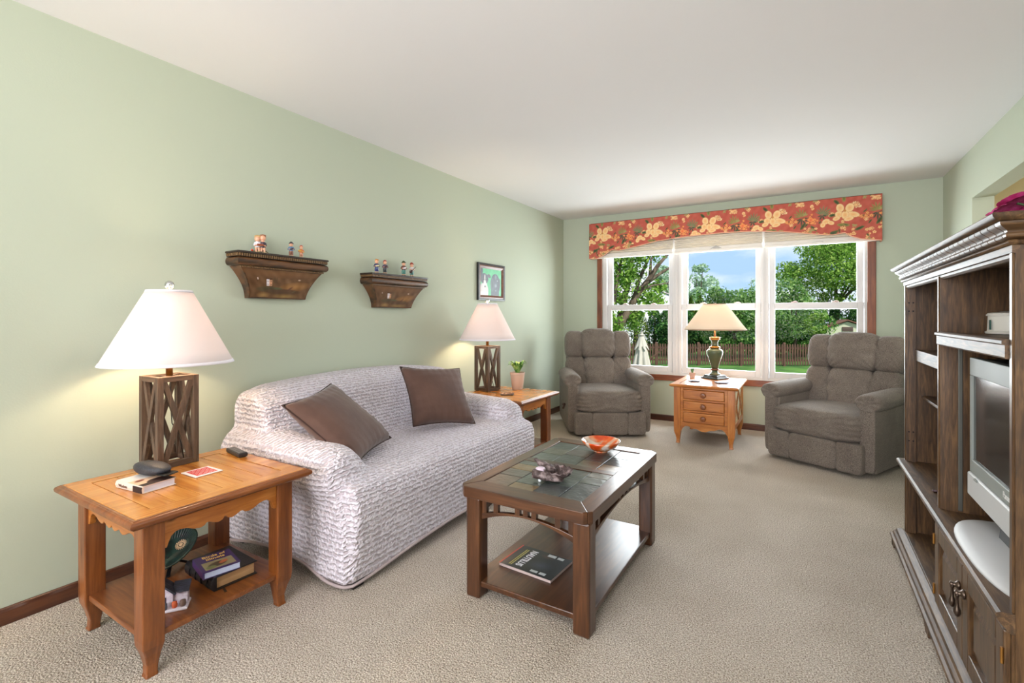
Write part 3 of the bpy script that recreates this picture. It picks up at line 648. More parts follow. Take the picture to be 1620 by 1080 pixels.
# magazine
cv = Canvas(.27, .20, .002, (26, 30, 34))
cv.el(.17, .08, .07, .045, .3, (52, 62, 86), (26, 30, 34), .9); cv.el(.16, .165, .04, .02, 0, (92, 56, 46), (40, 34, 34), .8); cv.el(.08, .17, .03, .015, .2, (110, 106, 80), (40, 40, 40), .7); cv.el(.03, .11, .03, .07, 0, (58, 66, 60), (34, 38, 40), .8)
cv.rect(0, .006, 0, .2, (206, 60, 48))
t = thing('magazine', 'dark-covered magazine with a red spine on the coffee table\'s lower shelf', 'magazine', (1.62, 1.93, .072), -.06)
P = np.stack([cv.X-.135, cv.Y-.10, np.full_like(cv.X, .0135)+.0006*np.sin(cv.X*20)], -1); grid_obj('front_cover', P, cv.C, attr_mat('printed_gloss', .4, .1), t)
part('page_block', MB().box(-.134, .134, -.099, .099, .001, .0118), mat('magazine_pages', (190, 170, 166), .8), t); part('back_cover', MB().box(-.135, .135, -.1, .1, 0, .001), black, t)
wht = mat('white_print', (232, 232, 238), .4); yel = mat('yellow_print', (206, 196, 110), .4)
text_mesh('NAUTILUS', .046, wht, t, (-.048, 0, .0148), (0, 0, -PI/2), W=False, bold=True, xs=.72)
part('print_lines', MB().box(-.092, -.088, -.085, .07, .0138, .0146).box(-.082, -.078, -.085, .07, .0138, .0146), yel, t)
part('print_blocks', MB().box(.02, .055, -.085, -.07, .0138, .0146).box(.065, .095, -.085, -.068, .0138, .0146).box(.02, .06, .07, .09, .0138, .0146).box(.07, .1, .07, .088, .0138, .0146), mat('grey_print', (190, 196, 196), .4), t)

# ------------------------------------------------------------------ things on the near end table
ZE = .557
def paperback(name, label, loc, rz, w_, h_, th, cm, pm, group=None, canvas=None, hard=True, spine=None, rnd=0):
    """spine along local -x side; cover plane xy"""
    t = thing(name, label, 'book', loc, rz, group); o_ = .004 if hard else 0
    part('page_block', MB().box(-w_/2+.004, w_/2-o_, -h_/2+o_, h_/2-o_, .002, th-.002), pm, t)
    k = MB().box(-w_/2, w_/2, -h_/2, h_/2, 0, .0022).box(-w_/2, w_/2, -h_/2, h_/2, th-.0022, th)
    part('cover', k, cm, t, bev=.0008); part('spine', MB().loops([[(-w_/2+.004, y, 0), (-w_/2-.002, y, th*.08), (-w_/2-.005, y, th*.5), (-w_/2-.002, y, th*.92), (-w_/2+.004, y, th)] for y in (-h_/2, h_/2)]), spine or cm, t)
    if canvas is not None:
        P = np.stack([canvas.X/canvas.X.max()*w_-w_/2, canvas.Y/canvas.Y.max()*h_-h_/2, np.full_like(canvas.X, th+.0004)], -1); grid_obj('cover_print', P, canvas.C, attr_mat('printed_gloss', .4, .1), t)
    return t
pages = mat('book_pages', (226, 222, 232), .85, c2=(196, 190, 200), nscale=1, stretch=(1, 1, 400), nw=(.3, .7)); tanpages = mat('tan_pages', (196, 156, 112), .8, c2=(168, 128, 88), nscale=1, stretch=(1, 1, 300), nw=(.3, .7))
cv = Canvas(.115, .17, .0025, (226, 190, 160)); cv.rect(.0, .115, .10, .17, (232, 226, 222)); cv.el(.08, .03, .05, .035, 0, (54, 34, 30)); cv.rect(.0, .115, 0, .03, (46, 30, 28)); cv.el(.03, .08, .02, .012, .3, (120, 60, 40))
# local frame: spine faces the camera side (-y world) -> rotate
bk = paperback('book', 'small hardback book with a pale spine lettered in script, on the near end table', (.535, .845, ZE), PI/2+.12, .115, .165, .027, mat('cream_cover', (228, 206, 190), .4), pages, canvas=cv)
part('spine_band', MB().box(-.0632, -.0600, -.0825, -.030, .003, .024), mat('dark_band', (34, 26, 34), .4), bk); text_mesh('Wisdom', .016, mat('brown_ink', (88, 58, 44), .5), bk, (-.0632, .032, .0135), (PI/2, 0, -PI/2), W=False)
t = thing('glasses_case', 'black mesh-textured pouch resting on the book on the near end table', 'pouch', (.500, .875, ZE+.0276), .25)
part('pouch_body', superbox(MB(), (0, 0, .026), (.084, .036, .026), 2.3, 14, lambda P: P*np.stack([np.ones(P.shape[:-1]), 1+.15*P[..., 0], 1-.35*np.clip(P[..., 0], 0, 1)**2], -1)), mat('black_mesh', (30, 30, 34), .5, c2=(58, 58, 66), nscale=420, nw=(.45, .55), bump=.8, bscale=420, bdist=.001), t, smooth=True)
part('flap', MB().rects(.05, .105, -.028, .03, [(.010, .004), (.013, 0), (.016, .004)]), black, t, bev=.002)
t = thing('playing_card_coaster', 'red and white playing-card shaped coaster on the near end table', 'coaster', (.545, 1.036, ZE), .02)
part('card_base', MB().rects(-.055, .055, -.054, .054, [(0, .001), (.0015, 0), (.003, 0), (.0036, .001)]), mat('white_card', (240, 236, 240), .4), t, bev=.001)
part('red_print', MB().box(-.043, .043, -.040, .040, .0036, .0040), mat('red_print', (206, 44, 44), .4), t)
ln = MB()
for i in range(6):
    x = -.033+i*.013
    for j in range(7):
        y = -.034+j*.0100+.002*((i+j) % 2); ln.box(x, x+.003, y, y+.0062, .0040, .0043)
part('white_marks', ln, wht, t)
def remote(label, loc, rz):
    t = thing('remote_control', label, 'remote', loc, rz)
    part('remote_body', MB().rects(-.02, .02, -.075, .075, [(0, .006), (.006, 0), (.018, 0), (.022, .003)]), mat('charcoal_plastic', (40, 36, 38), .4), t, bev=.003)
    bt = MB()
    for i in range(9):
        for j in range(3): bt.rects(-.0155+j*.0115, -.0075+j*.0115, -.066+i*.0145, -.058+i*.0145, [(.022, 0), (.0236, .001)])
    part('buttons', bt, mat('grey_buttons', (120, 116, 116), .5), t); return t
remote('charcoal remote control at the sofa corner of the near end table', (.412, 1.252, ZE), PI/2-.16)
# lower shelf
ZS = .143
t = thing('book', 'thick black leather-bound book lying on the near end table\'s lower shelf', 'book', (.620, 1.075, ZS), -.06)
blk_l = mat('black_leather', (26, 25, 28), .38, bump=.4, bscale=160, bdist=.001)
part('page_block', MB().box(-.10, .105, -.072, .078, .004, .050), tanpages, t, bev=.002)
part('cover', MB().rects(-.115, .118, -.082, .085, [(0, .002), (.002, 0), (.004, 0)]).rects(-.115, .118, -.082, .085, [(.050, 0), (.052, 0), (.054, .003)]), blk_l, t, bev=.0015)
part('spine', MB().loops([[(x, -.079, 0), (x, -.089, .010), (x, -.093, .027), (x, -.089, .044), (x, -.079, .054), (x, -.07, .05), (x, -.07, .004)] for x in (-.115, .118)]), blk_l, t, bev=.002)
for xx in (-.07, -.02, .03, .08): part('spine_ridge', MB().loops([[(x, -.088, .008), (x, -.0945, .015), (x, -.0965, .027), (x, -.0945, .039), (x, -.088, .046)] for x in (xx, xx+.008)]), blk_l, t)
part('ribbon', MB().bar((.105, -.045, .003), (.155, -.055, .0015), .009, .0006), black, t)
cv = Canvas(.19, .115, .0022, (66, 40, 104)); cv.rect(.06, .165, .012, .072, (150, 140, 110)); cv.el(.115, .035, .05, .018, .2, (96, 84, 66)); cv.el(.12, .05, .022, .014, .4, (196, 112, 74)); cv.el(.08, .03, .02, .01, 0, (126, 134, 82)); cv.el(.03, .09, .05, .03, 0, (92, 60, 120), (66, 40, 104), .8)
pb = thing('book', 'purple bird guide with gold title lying on the black leather book', 'book', (.656, 1.037, ZS+.054), -.22)
part('page_block', MB().box(-.07, .072, -.060, .062, .002, .024), mat('pale_blue_pages', (196, 206, 236), .8), pb)
part('cover', MB().box(-.075, .075, -.065, .065, 0, .0022).box(-.075, .075, -.065, .065, .0238, .026).box(-.075, .075, -.0665, -.060, 0, .026), mat('purple_cover', (60, 38, 98), .3, coat=.3), pb, bev=.0008)
cvB = Canvas(.15, .13, .0022, (66, 40, 104)); cvB.rect(.068, .138, .012, .118, (164, 152, 112)); cvB.el(.105, .06, .022, .036, .2, (92, 78, 60)); cvB.el(.098, .082, .013, .02, .5, (202, 110, 70)); cvB.el(.12, .035, .014, .02, 0, (128, 136, 84))
P = np.stack([cvB.X-.075, cvB.Y-.065, np.full_like(cvB.X, .0265)], -1); grid_obj('cover_print', P, cvB.C, attr_mat('printed_gloss', .4, .1), pb)
gold = mat('gold_print', (232, 190, 110), .4)
text_mesh('Birds of', .026, gold, pb, (-.055, .002, .0272), (0, 0, PI/2), W=False, bold=True); text_mesh('Illinois', .026, gold, pb, (-.029, .002, .0272), (0, 0, PI/2), W=False, bold=True)
t = thing('decorative_dish', 'dark green carved oval dish on a small black stand, near end table\'s lower shelf', 'dish', (.405, .985, ZS))
cv_g = mat('green_glaze', (30, 58, 52), .3, c2=(18, 34, 32), nscale=20, bump=.5, bscale=50, coat=.4)
u_ = Vector((-.15, .88, .40)).normalized(); n_ = Vector((.34, -.30, .88)); n_ = (n_-u_*n_.dot(u_)).normalized(); DR = Matrix((u_, n_.cross(u_), n_)).transposed().to_euler()
dz = part('dish_body', MB().lathe([(0, .0), (.05, .004), (.11, .022), (.150, .052), (.158, .062), (.150, .062), (.10, .034), (.04, .014), (0, .012)], 44, sx=1, sy=.72), cv_g, t, smooth=True); dz.location = (.0, .0, .052); dz.rotation_euler = DR; dz.scale = (.72, .72, .8)
fl = MB()
for k in range(18):
    a = k*2*PI/18; fl.bar((.014*math.cos(a), .014*math.sin(a), 0), (.030*math.cos(a), .030*math.sin(a), .0015), .0045, .001)
fl.lathe([(.010, -.001), (.010, .002), (0, .003)], 16)
o = part('flower_motif', fl, mat('tan_slip', (196, 164, 128), .5), dz); o.location = (.066, 0, .0245); o.rotation_euler = (0, -.22, 0)
rb = MB()
for k in range(-9, 10):
    a = k*.13; rb.bar((.105*math.cos(a), .105*.72*math.sin(a), .0385), (.148*math.cos(a), .148*.72*math.sin(a), .0615), .004, .002)
part('rim_ribs', rb, mat('dark_rib', (16, 30, 28), .4), dz)
part('stand', MB().bar((-.06, -.03, 0), (.05, .02, .056), .014, .01).bar((.06, -.04, 0), (-.05, .03, .056), .014, .01).bar((.0, .07, 0), (0, -.02, .056), .014, .01), black, t, bev=.002)
t = thing('cottage_figurine', 'tiny white cottage ornament with a dark tiled roof on the near end table\'s lower shelf', 'ornament', (.700, .850, ZS), .95); t.scale = (1.12, 1.12, 1.12)
part('base', MB().rects(-.055, .055, -.032, .032, [(0, .002), (.004, 0), (.010, .002)]), mat('white_glaze', (228, 222, 232), .4), t, bev=.003)
part('walls', MB().loops([[(-.05, y, .008), (-.05, y, .05), (-.018, y, .078), (.012, y, .052), (.012, y, .008)] for y in (-.008, .028)]).box(.012, .05, .0, .026, .008, .045), mat('plaster_white', (216, 206, 216), .6, c2=(190, 172, 190), nscale=60), t, bev=.002)
rf = MB()
rf.loops([[(-.058, y, .045), (-.018, y, .086), (-.014, y, .080), (-.052, y, .042)] for y in (-.016, .034)]).loops([[(-.018, y, .086), (.022, y, .050), (.018, y, .045), (-.018, y, .078)] for y in (-.016, .034)]).loops([[(.008, -.012, .05), (.056, -.012, .05), (.056, .03, .066), (.008, .03, .066)], [(.008, -.012, .055), (.056, -.012, .055), (.056, .03, .071), (.008, .03, .071)]])
part('roof', rf, mat('slate_roof', (58, 60, 74), .6, c2=(34, 36, 46), nscale=50, stretch=(1, 6, 1), bump=.6, bscale=90), t, bev=.001)
part('door', MB().box(-.028, -.008, -.0095, -.006, .01, .04), mat('door_dark', (44, 46, 66), .5), t)
for nm, q, r_, c_ in (('barrel', (.040, -.018), .009, (120, 96, 84)), ('planter', (.018, -.020), .008, (214, 96, 48)), ('tub', (-.008, -.024), .008, (88, 96, 108)), ('bush', (-.040, -.022), .010, (40, 62, 60))):
    part(nm, MB().lathe([(0, .009), (r_*.85, .009), (r_, .018), (r_*.9, .027), (0, .029)], 12, (q[0], q[1], 0)), mat('glaze_'+nm, c_, .5), t, smooth=True)
# lamp flexes hanging behind the near table
t = tag(part('power_cord', MB().tube([(.155, 1.06, .556), (.13, 1.09, .50), (.09, 1.06, .36), (.075, 1.08, .25), (.07, 1.05, .12), (.08, 1.03, .03), (.05, 1.1, .01)], .003, 6), cordm, None, smooth=True), 'thin black power cord hanging down the wall behind the near end table', 'cord')
# ------------------------------------------------------------------ chest with three drawers
def chest():
    t = thing('nightstand', 'honey pine three-drawer chest under the window between the two recliners', 'chest', (1.865, 5.06, 0))
    x0, x1, y0, y1, H = 1.60, 2.13, 4.715, 5.42, .562
    prof = [(H-.03, .018), (H-.026, .010), (H-.018, .001), (H-.010, 0), (H-.004, .005), (H, .012)]
    X0, X1, Y0, Y1 = x0-.035, x1+.035, y0-.035, y1+.035; fw = .075
    mb = MB(); out = [[(X0+i, Y0+i, z), (X1-i, Y0+i, z), (X1-i, Y1-i, z), (X0+i, Y1-i, z)] for z, i in prof]
    inn = [[(X0+fw, Y0+fw, z), (X1-fw, Y0+fw, z), (X1-fw, Y1-fw, z), (X0+fw, Y1-fw, z)] for z in (H, H-.03)]
    mb.loops(out+inn+[out[0]], cap=False); part('top_frame', mb, pine('x'), t, W=True)
    n = 4; a, b_ = X0+fw+.002, X1-fw-.002; st = (b_-a)/n
    for i in range(n): part('plank', MB().box(a+i*st+.001, a+(i+1)*st-.001, Y0+fw+.002, Y1-fw-.002, H-.024, H-.001), pine('y'), t, W=True, bev=.001)
    for cx, ox in ((x0+.03, -1), (x1-.03, 1)):
        for cy, oy in ((y0+.03, -1), (y1-.03, 1)):
            m_ = leg_mb(cx, cy, .06, H-.03, -ox, -oy, shelf=.16, taper=.012); part('leg', leg_mb(cx, cy, .06, H-.03, ox, oy, .17, .020), pine('z'), t, W=True, bev=.003)
    fr = MB(); dx0, dx1 = x0+.085, x1-.085
    fr.box(x0+.0605, dx0, y0+.006, y0+.03, .2055, H-.031).box(dx1, x1-.0605, y0+.006, y0+.03, .2055, H-.031)
    zs = [(.425, .515), (.320, .408), (.205, .303)]
    fr.box(dx0, dx1, y0+.006, y0+.03, .515, H-.03).box(dx0, dx1, y0+.006, y0+.03, .408, .425).box(dx0, dx1, y0+.006, y0+.03, .303, .320)
    part('front_frame', fr, pine('x'), t, W=True, bev=.002)
    u, d = scallop(80, True); xs = x0+.06+u*(x1-x0-.12)
    part('apron', MB().prism(strip(xs, .205-d*.62, np.full_like(xs, .205)), lambda a_, b2, q: (a_, q, b2), y0+.006, y0+.028), pine('x'), t, W=True, bev=.0015)
    for za, zb in zs:
        dr = part('drawer', MB().rects(dx0+.003, dx1-.003, za+.003, zb-.003, [(0, 0), (.02, 0), (.024, .004)]), pine('x'), t, bev=.001)
        me = dr.data; me.transform(Matrix.Translation((-t.location.x, 0, 0)) @ Matrix(((1, 0, 0, 0), (0, 0, -1, y0+.018-t.location.y), (0, 1, 0, 0), (0, 0, 0, 1)))); me.flip_normals(); 
        bm = bmesh.new(); bm.from_mesh(me); bmesh.ops.recalc_face_normals(bm, faces=bm.faces); bm.to_mesh(me); bm.free()
        kb = MB().lathe([(.010, 0), (.009, .006), (.011, .010), (.022, .014), (.025, .020), (.022, .027), (.016, .029), (.010, .027), (.006, .030), (0, .031)], 24)
        k = part('knob', kb, pinedark('x'), dr, smooth=True); k.rotation_euler = (PI/2, 0, 0); k.location = ((x0+x1)/2-t.location.x, y0-.006-t.location.y, (za+zb)/2)
    # lattice sides
    for xx, sg in ((x0, -1), (x1, 1)):
        xa, xb = (xx+.012, xx+.026) if sg < 0 else (xx-.026, xx-.012)
        part('side_panel', MB().box(min(xa, xb), max(xa, xb), y0+.06, y1-.06, .17, H-.03), mat('pale_panel', (206, 196, 160), .7), t, W=True)
        fb = MB(); xf = (xx+.002, xx+.014) if sg < 0 else (xx-.014, xx-.002)
        fb.box(*xf, y0+.06, y1-.06, .17, .215).box(*xf, y0+.06, y1-.06, H-.06, H-.03); part('side_rail', fb, pine('y'), t, W=True, bev=.002)
        ya, yb, za, zb = y0+.06, y1-.06, .215, H-.06; xm = (xf[0]+xf[1])/2; ym = (ya+yb)/2
        lb = MB()
        for p, q in (((ya, za), (ym, zb)), ((ym, za), (yb, zb)), ((ya, zb), (ym, za)), ((ym, zb), (yb, za))): part('lattice_bar', MB().bar((xm, p[0], p[1]), (xm, q[0], q[1]), .018, .010, up=(1, 0, 0)), pine('z'), t, W=True)
    part('back_panel', MB().box(x0+.06, x1-.06, y1-.03, y1-.018, .17, H-.03), pine('x'), t, W=True)
    return t
chest()
# urn lamp
def urn_lamp():
    t = thing('table_lamp', 'green urn-shaped ceramic lamp with cream shade on the three-drawer chest', 'lamp', (1.875, 5.31, .562))
    gl = mat('green_gold_glaze', (74, 88, 64), .4, c2=(122, 104, 62), nscale=9, nw=(.45, .75), stretch=(1, 1, .6), coat=.1)
    dk = mat('dark_lamp_base', (30, 36, 34), .3, coat=.4); gold_ = mat('gold_ring', (168, 116, 52), .35, metal=.6)
    b1 = part('plinth', MB().rects(-.098, .098, -.098, .098, [(0, .002), (.008, 0), (.014, .002), (.016, .014), (.024, .014)]).rects(-.076, .076, -.076, .076, [(.024, 0), (.032, 0), (.038, .006)]), dk, t, bev=.002); b1.rotation_euler = (0, 0, -.455)
    pr = [(.050, .038), (.056, .042), (.055, .048), (.040, .056), (.031, .068), (.028, .084)]
    part('foot', MB().lathe(pr, 36), gl, t, smooth=True); part('ring', MB().lathe([(.026, .084), (.038, .087), (.041, .094), (.038, .101), (.028, .104)], 36), mat('rust_ring', (112, 56, 34), .35), t, smooth=True)
    part('urn', MB().lathe([(.030, .104), (.036, .125), (.047, .165), (.060, .205), (.072, .240), (.078, .265), (.077, .283), (.066, .298), (.046, .306), (.038, .309)], 44), gl, t, smooth=True)
    part('ring', MB().lathe([(.034, .309), (.050, .312), (.053, .320), (.048, .329), (.034, .332)], 36), gold_, t, smooth=True)
    part('neck', MB().lathe([(.032, .332), (.030, .345), (.030, .372), (.038, .392), (.040, .395)], 36), gl, t, smooth=True)
    part('ring', MB().lathe([(.038, .395), (.050, .397), (.051, .404), (.040, .408), (.050, .412), (.052, .420), (.046, .424), (.02, .426)], 36), gold_, t, smooth=True)
    part('stem', MB().lathe([(.009, .424), (.009, .52)], 14), brass, t, smooth=True)
    shade(t, .498, .765, .300, .108, cream_shade, mat('tan_rim', (176, 150, 118), .6))
    part('finial', MB().lathe([(.0, .755), (.016, .757), (.016, .768), (0, .772)], 16), gold_, t, smooth=True)
    bulb(t, .575, 8, (1, .89, .74))
urn_lamp()
def coaster(loc, rz, label, group, col=(40, 42, 70)):
    t = thing('coaster', label, 'coaster', loc, rz, group)
    part('coaster_tile', MB().rects(-.05, .05, -.05, .05, [(.002, .001), (.004, 0), (.010, 0), (.012, .003)]), mat('coaster_'+str(col[0]), col, .35, coat=.3), t, bev=.001)
    for a in (-.038, .038):
        for b_ in (-.038, .038): part('pad', MB().lathe([(.004, 0), (.004, .002)], 8, (a, b_, 0)), black, t)
coaster((1.735, 4.975, .562), .5, 'dark square coaster left of the urn lamp on the three-drawer chest', 'coasters on the drawer chest', (44, 46, 74))
coaster((1.985, 4.975, .562), .5, 'dark square coaster right of the urn lamp on the three-drawer chest', 'coasters on the drawer chest', (44, 46, 74))
t = thing('coaster', 'dark-edged tan coaster on the far end table beside the plant pot', 'coaster', (.572, 3.375, ZE), .45)
part('coaster_base', MB().rects(-.05, .05, -.05, .05, [(0, .001), (.005, 0), (.008, .001)]), black, t, bev=.001); part('coaster_face', MB().rects(-.044, .044, -.044, .044, [(.008, 0), (.0095, .002)]), mat('tan_face', (206, 150, 100), .4, c2=(120, 70, 40), nscale=30), t)
for a in (-1, 1): part('pebble', MB().lathe([(.008, .009), (.009, .012), (0, .015)], 10, (a*.022, a*.012, 0)), mat('dark_pebble', (50, 34, 28), .4), t, smooth=True)
# potted plants
leafm = mat('spider_leaf', (74, 130, 52), .45, c2=(176, 206, 116), nscale=18, nw=(.45, .6)); soil = mat('soil', (46, 34, 26), .95)
def blades(n, rad, hgt, wid, r0, z0, seed=1, droop=.5):
    R_ = np.random.RandomState(seed); out = []
    for i in range(n):
        a = R_.uniform(0, 2*PI); L_ = hgt*R_.uniform(.65, 1.1); sp = rad*R_.uniform(.35, 1.1); ww = wid*R_.uniform(.7, 1.1)
        rg = MB(); v = []; K = 7
        for k in range(K+1):
            q = k/K; rr = r0+sp*q**1.1; zz = z0+L_*(math.sin(q*PI*.62)/math.sin(PI*.62) if q < 2 else 0)-droop*L_*max(0, q-.55)**1.4*R_.uniform(.6, 1.0)
            w_ = ww*math.sin(PI*min(.98, q*.8+.18))**.8*(1-q**5)
            c, s = math.cos(a), math.sin(a)
            v += [(rr*c-w_*s, rr*s+w_*c, zz+w_*.35), (rr*c, rr*s, zz), (rr*c+w_*s, rr*s-w_*c, zz+w_*.35)]
        f = []
        for k in range(K): 
            for j in (0, 1): f.append((k*3+j, k*3+j+1, k*3+j+4, k*3+j+3))
        rg.add(v, f); out.append(rg)
    return out
t = thing('potted_plant', 'small leafy green plant in a pale taupe pot on the far end table', 'plant', (.497, 3.665, ZE))
part('pot', MB().lathe([(0, 0), (.044, 0), (.047, .004), (.063, .128), (.065, .130), (.066, .150), (.061, .150), (.058, .132), (0, .130)], 36), mat('taupe_pot', (204, 178, 160), .55), t, smooth=False, auto=35)
part('soil', MB().lathe([(0, .138), (.056, .138), (.058, .134)], 24), soil, t, smooth=True)
for q in blades(34, .105, .105, .013, .012, .136, 3): part('leaf', q, leafm, t, smooth=True)
t = thing('potted_succulent', 'tiny succulent in a pale pot beside the urn lamp on the drawer chest', 'plant', (1.668, 5.24, .562))
part('pot', MB().lathe([(0, 0), (.024, 0), (.032, .052), (.033, .056), (.030, .056), (.027, .05), (0, .048)], 24), mat('blush_pot', (206, 176, 160), .5), t, auto=35)
for q in blades(16, .022, .05, .008, .004, .045, 9, 0): part('leaf', q, mat('succulent_green', (86, 136, 84), .5), t, smooth=True)

# ------------------------------------------------------------------ recliners
def rec_mat():
    m, n, b, o = newmat('heather_chenille'); L = n.links.new; tcn = N(n, 'ShaderNodeTexCoord')
    z = N(n, 'ShaderNodeTexNoise', Scale=430.0, Detail=3.0); z2 = N(n, 'ShaderNodeTexNoise', Scale=6.0, Detail=4.0)
    for q in (z, z2): L(tcn.outputs['Object'], q.inputs['Vector'])
    r = N(n, 'ShaderNodeValToRGB'); e = r.color_ramp.elements; e[0].position = .36; e[0].color = rgba((60, 52, 47)); e[1].position = .66; e[1].color = rgba((152, 140, 128)); L(z.outputs['Fac'], r.inputs[0])
    r2 = N(n, 'ShaderNodeValToRGB'); r2.color_ramp.elements[0].position = .35; r2.color_ramp.elements[1].position = .6; r2.color_ramp.elements[0].color = (.82, .80, .80, 1); r2.color_ramp.elements[1].color = (1, 1, 1, 1); L(z2.outputs['Fac'], r2.inputs[0])
    x = N(n, 'ShaderNodeMix', data_type='RGBA', blend_type='MULTIPLY'); x.inputs[0].default_value = 1; L(r.outputs[0], x.inputs[6]); L(r2.outputs[0], x.inputs[7]); L(x.outputs[2], b.inputs['Base Color'])
    b.inputs['Roughness'].default_value = .9; b.inputs['Sheen Weight'].default_value = .06
    q = N(n, 'ShaderNodeBump', Strength=.5, Distance=.002); L(z.outputs['Fac'], q.inputs['Height']); L(q.outputs[0], b.inputs['Normal']); return m
RM = rec_mat()
def puff(c, h, k=4, n=30, R=None, pl=0, plr=0, amp=.035, freq=11, warp2=None):
    """puffy block with gathered puckers along left (pl) / right (plr) seams"""
    def wf(P):
        x, y, z = P[..., 0].copy(), P[..., 1].copy(), P[..., 2].copy(); d = np.zeros_like(x)
        if pl: d += np.exp(-(x+1)*5)*np.sin(freq*z+3*np.sin(2*z)+1)*amp
        if plr: d += np.exp(-(1-x)*5)*np.sin(freq*z+2.4*np.sin(2.3*z))*amp
        for sx in (-1, 1):
            for sz in (-1, 1):
                r_ = np.hypot(x-sx, z-sz); a_ = np.arctan2(z-sz, x-sx); d += .022*np.exp(-r_*1.7)*np.sin(17*a_+sx*2)*np.clip(r_*4, 0, 1)
        P[..., 1] += np.where(y < .3, -d*1.9, 0); P[..., 2] *= 1+d*.2
        if warp2 is not None: P = warp2(P)
        return P
    return superbox(MB(), c, h, k, n, wf, R)
def recliner(loc, rz, label, tilt=.0):
    t = thing('recliner', label, 'armchair', loc, rz, 'matching recliners by the window')
    Rt = Matrix.Rotation(.20+tilt, 3, 'X')   # back leans backwards (top to +y)
    Rt = Matrix.Rotation(-(.20+tilt), 3, 'X')
    def P(nm, mb, m=RM, par=t, **k): o = part(nm, mb, m, par, **k); return o
    part('swivel_base', MB().lathe([(.25, 0), (.27, .004), (.275, .02), (.25, .028), (.12, .03), (.12, .10), (0, .10)], 40, (0, .06, 0)), wood('swivel_wood', (96, 54, 28), (132, 82, 46), (160, 108, 66), 'x'), t, auto=40)
    # side panels with rolled arms
    for sx in (-1, 1):
        xo = sx*.412; xi = sx*.300
        a, b_ = min(xo, xi), max(xo, xi)
        sp = MB(); rg = []
        poly = [(-.40, .04), (.40, .055), (.44, .50), (.34, .56), (-.36, .55), (-.40, .50)]
        sp.prism(poly, lambda u, v, q: (q, u, v), a, b_); P('side_panel', sp, bev=.012, auto=35)
        c = sx*.365; rg = []
        path = [(-.425, .555, .045), (-.435, .56, .068), (-.425, .562, .080), (-.36, .563, .086), (-.2, .566, .086), (0, .572, .084), (.18, .575, .080), (.26, .565, .066), (.28, .56, .03)]
        for y, z, r in path:
            row = []
            for j in range(20):
                an = 2*PI*j/20; k_ = 1+.035*math.sin(an*9)*(1 if y < -.38 else .15)
                zz = math.sin(an); row.append((c+r*1.08*k_*math.cos(an), y+.012*math.cos(an*7)*(y < -.38), z+r*(.74 if zz > 0 else .95)*zz*k_))
            rg.append(row)
        P('arm_pad', MB().loops(rg), smooth=True, sub=1)
        fp = []; 
        P('arm_front_panel', superbox(MB(), (sx*.363, -.405, .30), (.050, .022, .255), 7, 10), smooth=True)
    # seat, footrest
    def crown(Pp): Pp[..., 2] = Pp[..., 2]*(1+.10*(1-Pp[..., 0]**2)*(Pp[..., 2] > 0)); return Pp
    weld(P('seat_cushion', puff((0, -.16, .345), (.348, .335, .114), 5.5, 24, pl=1, plr=1, amp=.03, freq=14, warp2=crown)), .0004)
    for cx, hx, pl_, pr_ in ((-.262, .090, 0, 1), (0, .182, 1, 1), (.262, .090, 1, 0)):
        weld(P('footrest_panel', puff((cx, -.435, .137), (hx, .055, .112), 8, 18, pl=pl_, plr=pr_, amp=.05, freq=9)), .0004)
    P('seat_box', MB().box(-.30, .30, -.40, .36, .07, .30), mat('dark_lining', (34, 30, 30), .9))
    # back: lower three and upper three pillows, tilted
    def bp(nm, cx, zc, hx, hz, hy=.085, **k):
        # along the tilted back plane starting at seat rear
        base = Vector((0, .16, .36)); p = base+Rt @ Vector((cx, 0, zc)); mb = puff((p.x, p.y, p.z), (hx, hy, hz), R=Rt, **k)
        return weld(P(nm, mb), .0004)
    bk = superbox(MB(), tuple(Vector((0, .16, .36))+Rt @ Vector((0, .095, .31))), (.345, .06, .375), 6, 12, None, Rt); P('back_shell', bk, smooth=True)
    def taper(Pp): Pp[..., 0] = Pp[..., 0]*(1-.06*Pp[..., 2]); return Pp
    for cx, hx, pl_, pr_ in ((-.248, .122, 0, 1), (0, .176, 1, 1), (.248, .122, 1, 0)):
        wz = (lambda Pp: Pp*np.stack([1+.10*Pp[..., 2], np.ones(Pp.shape[:-1]), np.ones(Pp.shape[:-1])], -1)) if cx == 0 else (lambda Pp, s_=np.sign(cx): Pp-np.stack([s_*.16*(-Pp[..., 2])*np.clip(.5-.5*Pp[..., 0]*s_, 0, 1)**1.5, 0*Pp[..., 0], 0*Pp[..., 0]], -1))
        bp('lower_back_pillow', cx, .17, hx, .225, warp2=wz, hy=.118 if cx == 0 else .096, k=4.2, n=32, pl=pl_, plr=pr_, amp=.05, freq=10)
    for cx, hx, pl_, pr_ in ((-.262, .108, 0, 1), (0, .200, 1, 1), (.262, .108, 1, 0)):
        bp('head_pillow', cx, .535 if cx == 0 else .525, hx, .172 if cx == 0 else .158, .140 if cx == 0 else .108, k=3.8 if cx == 0 else 3.4, n=32, pl=pl_, plr=pr_, amp=.045, freq=8)
    return t
r1 = recliner((.775, 4.985, 0), math.radians(31.4), 'grey heathered recliner in the far left corner, facing the camera')
part('recline_lever', MB().bar((-.43, -.28, .30), (-.455, -.36, .27), .022, .014).lathe([(0, -.015), (.016, -.01), (.018, .0), (.014, .012), (0, .016)], 12, (-.44, -.30, .30)), mat('dark_wood_knob', (60, 30, 18), .4), r1, bev=.003)
r2 = recliner((2.925, 4.93, 0), math.radians(-27.0), 'grey heathered recliner right of the drawer chest, turned toward the sofa, beside the cabinet')

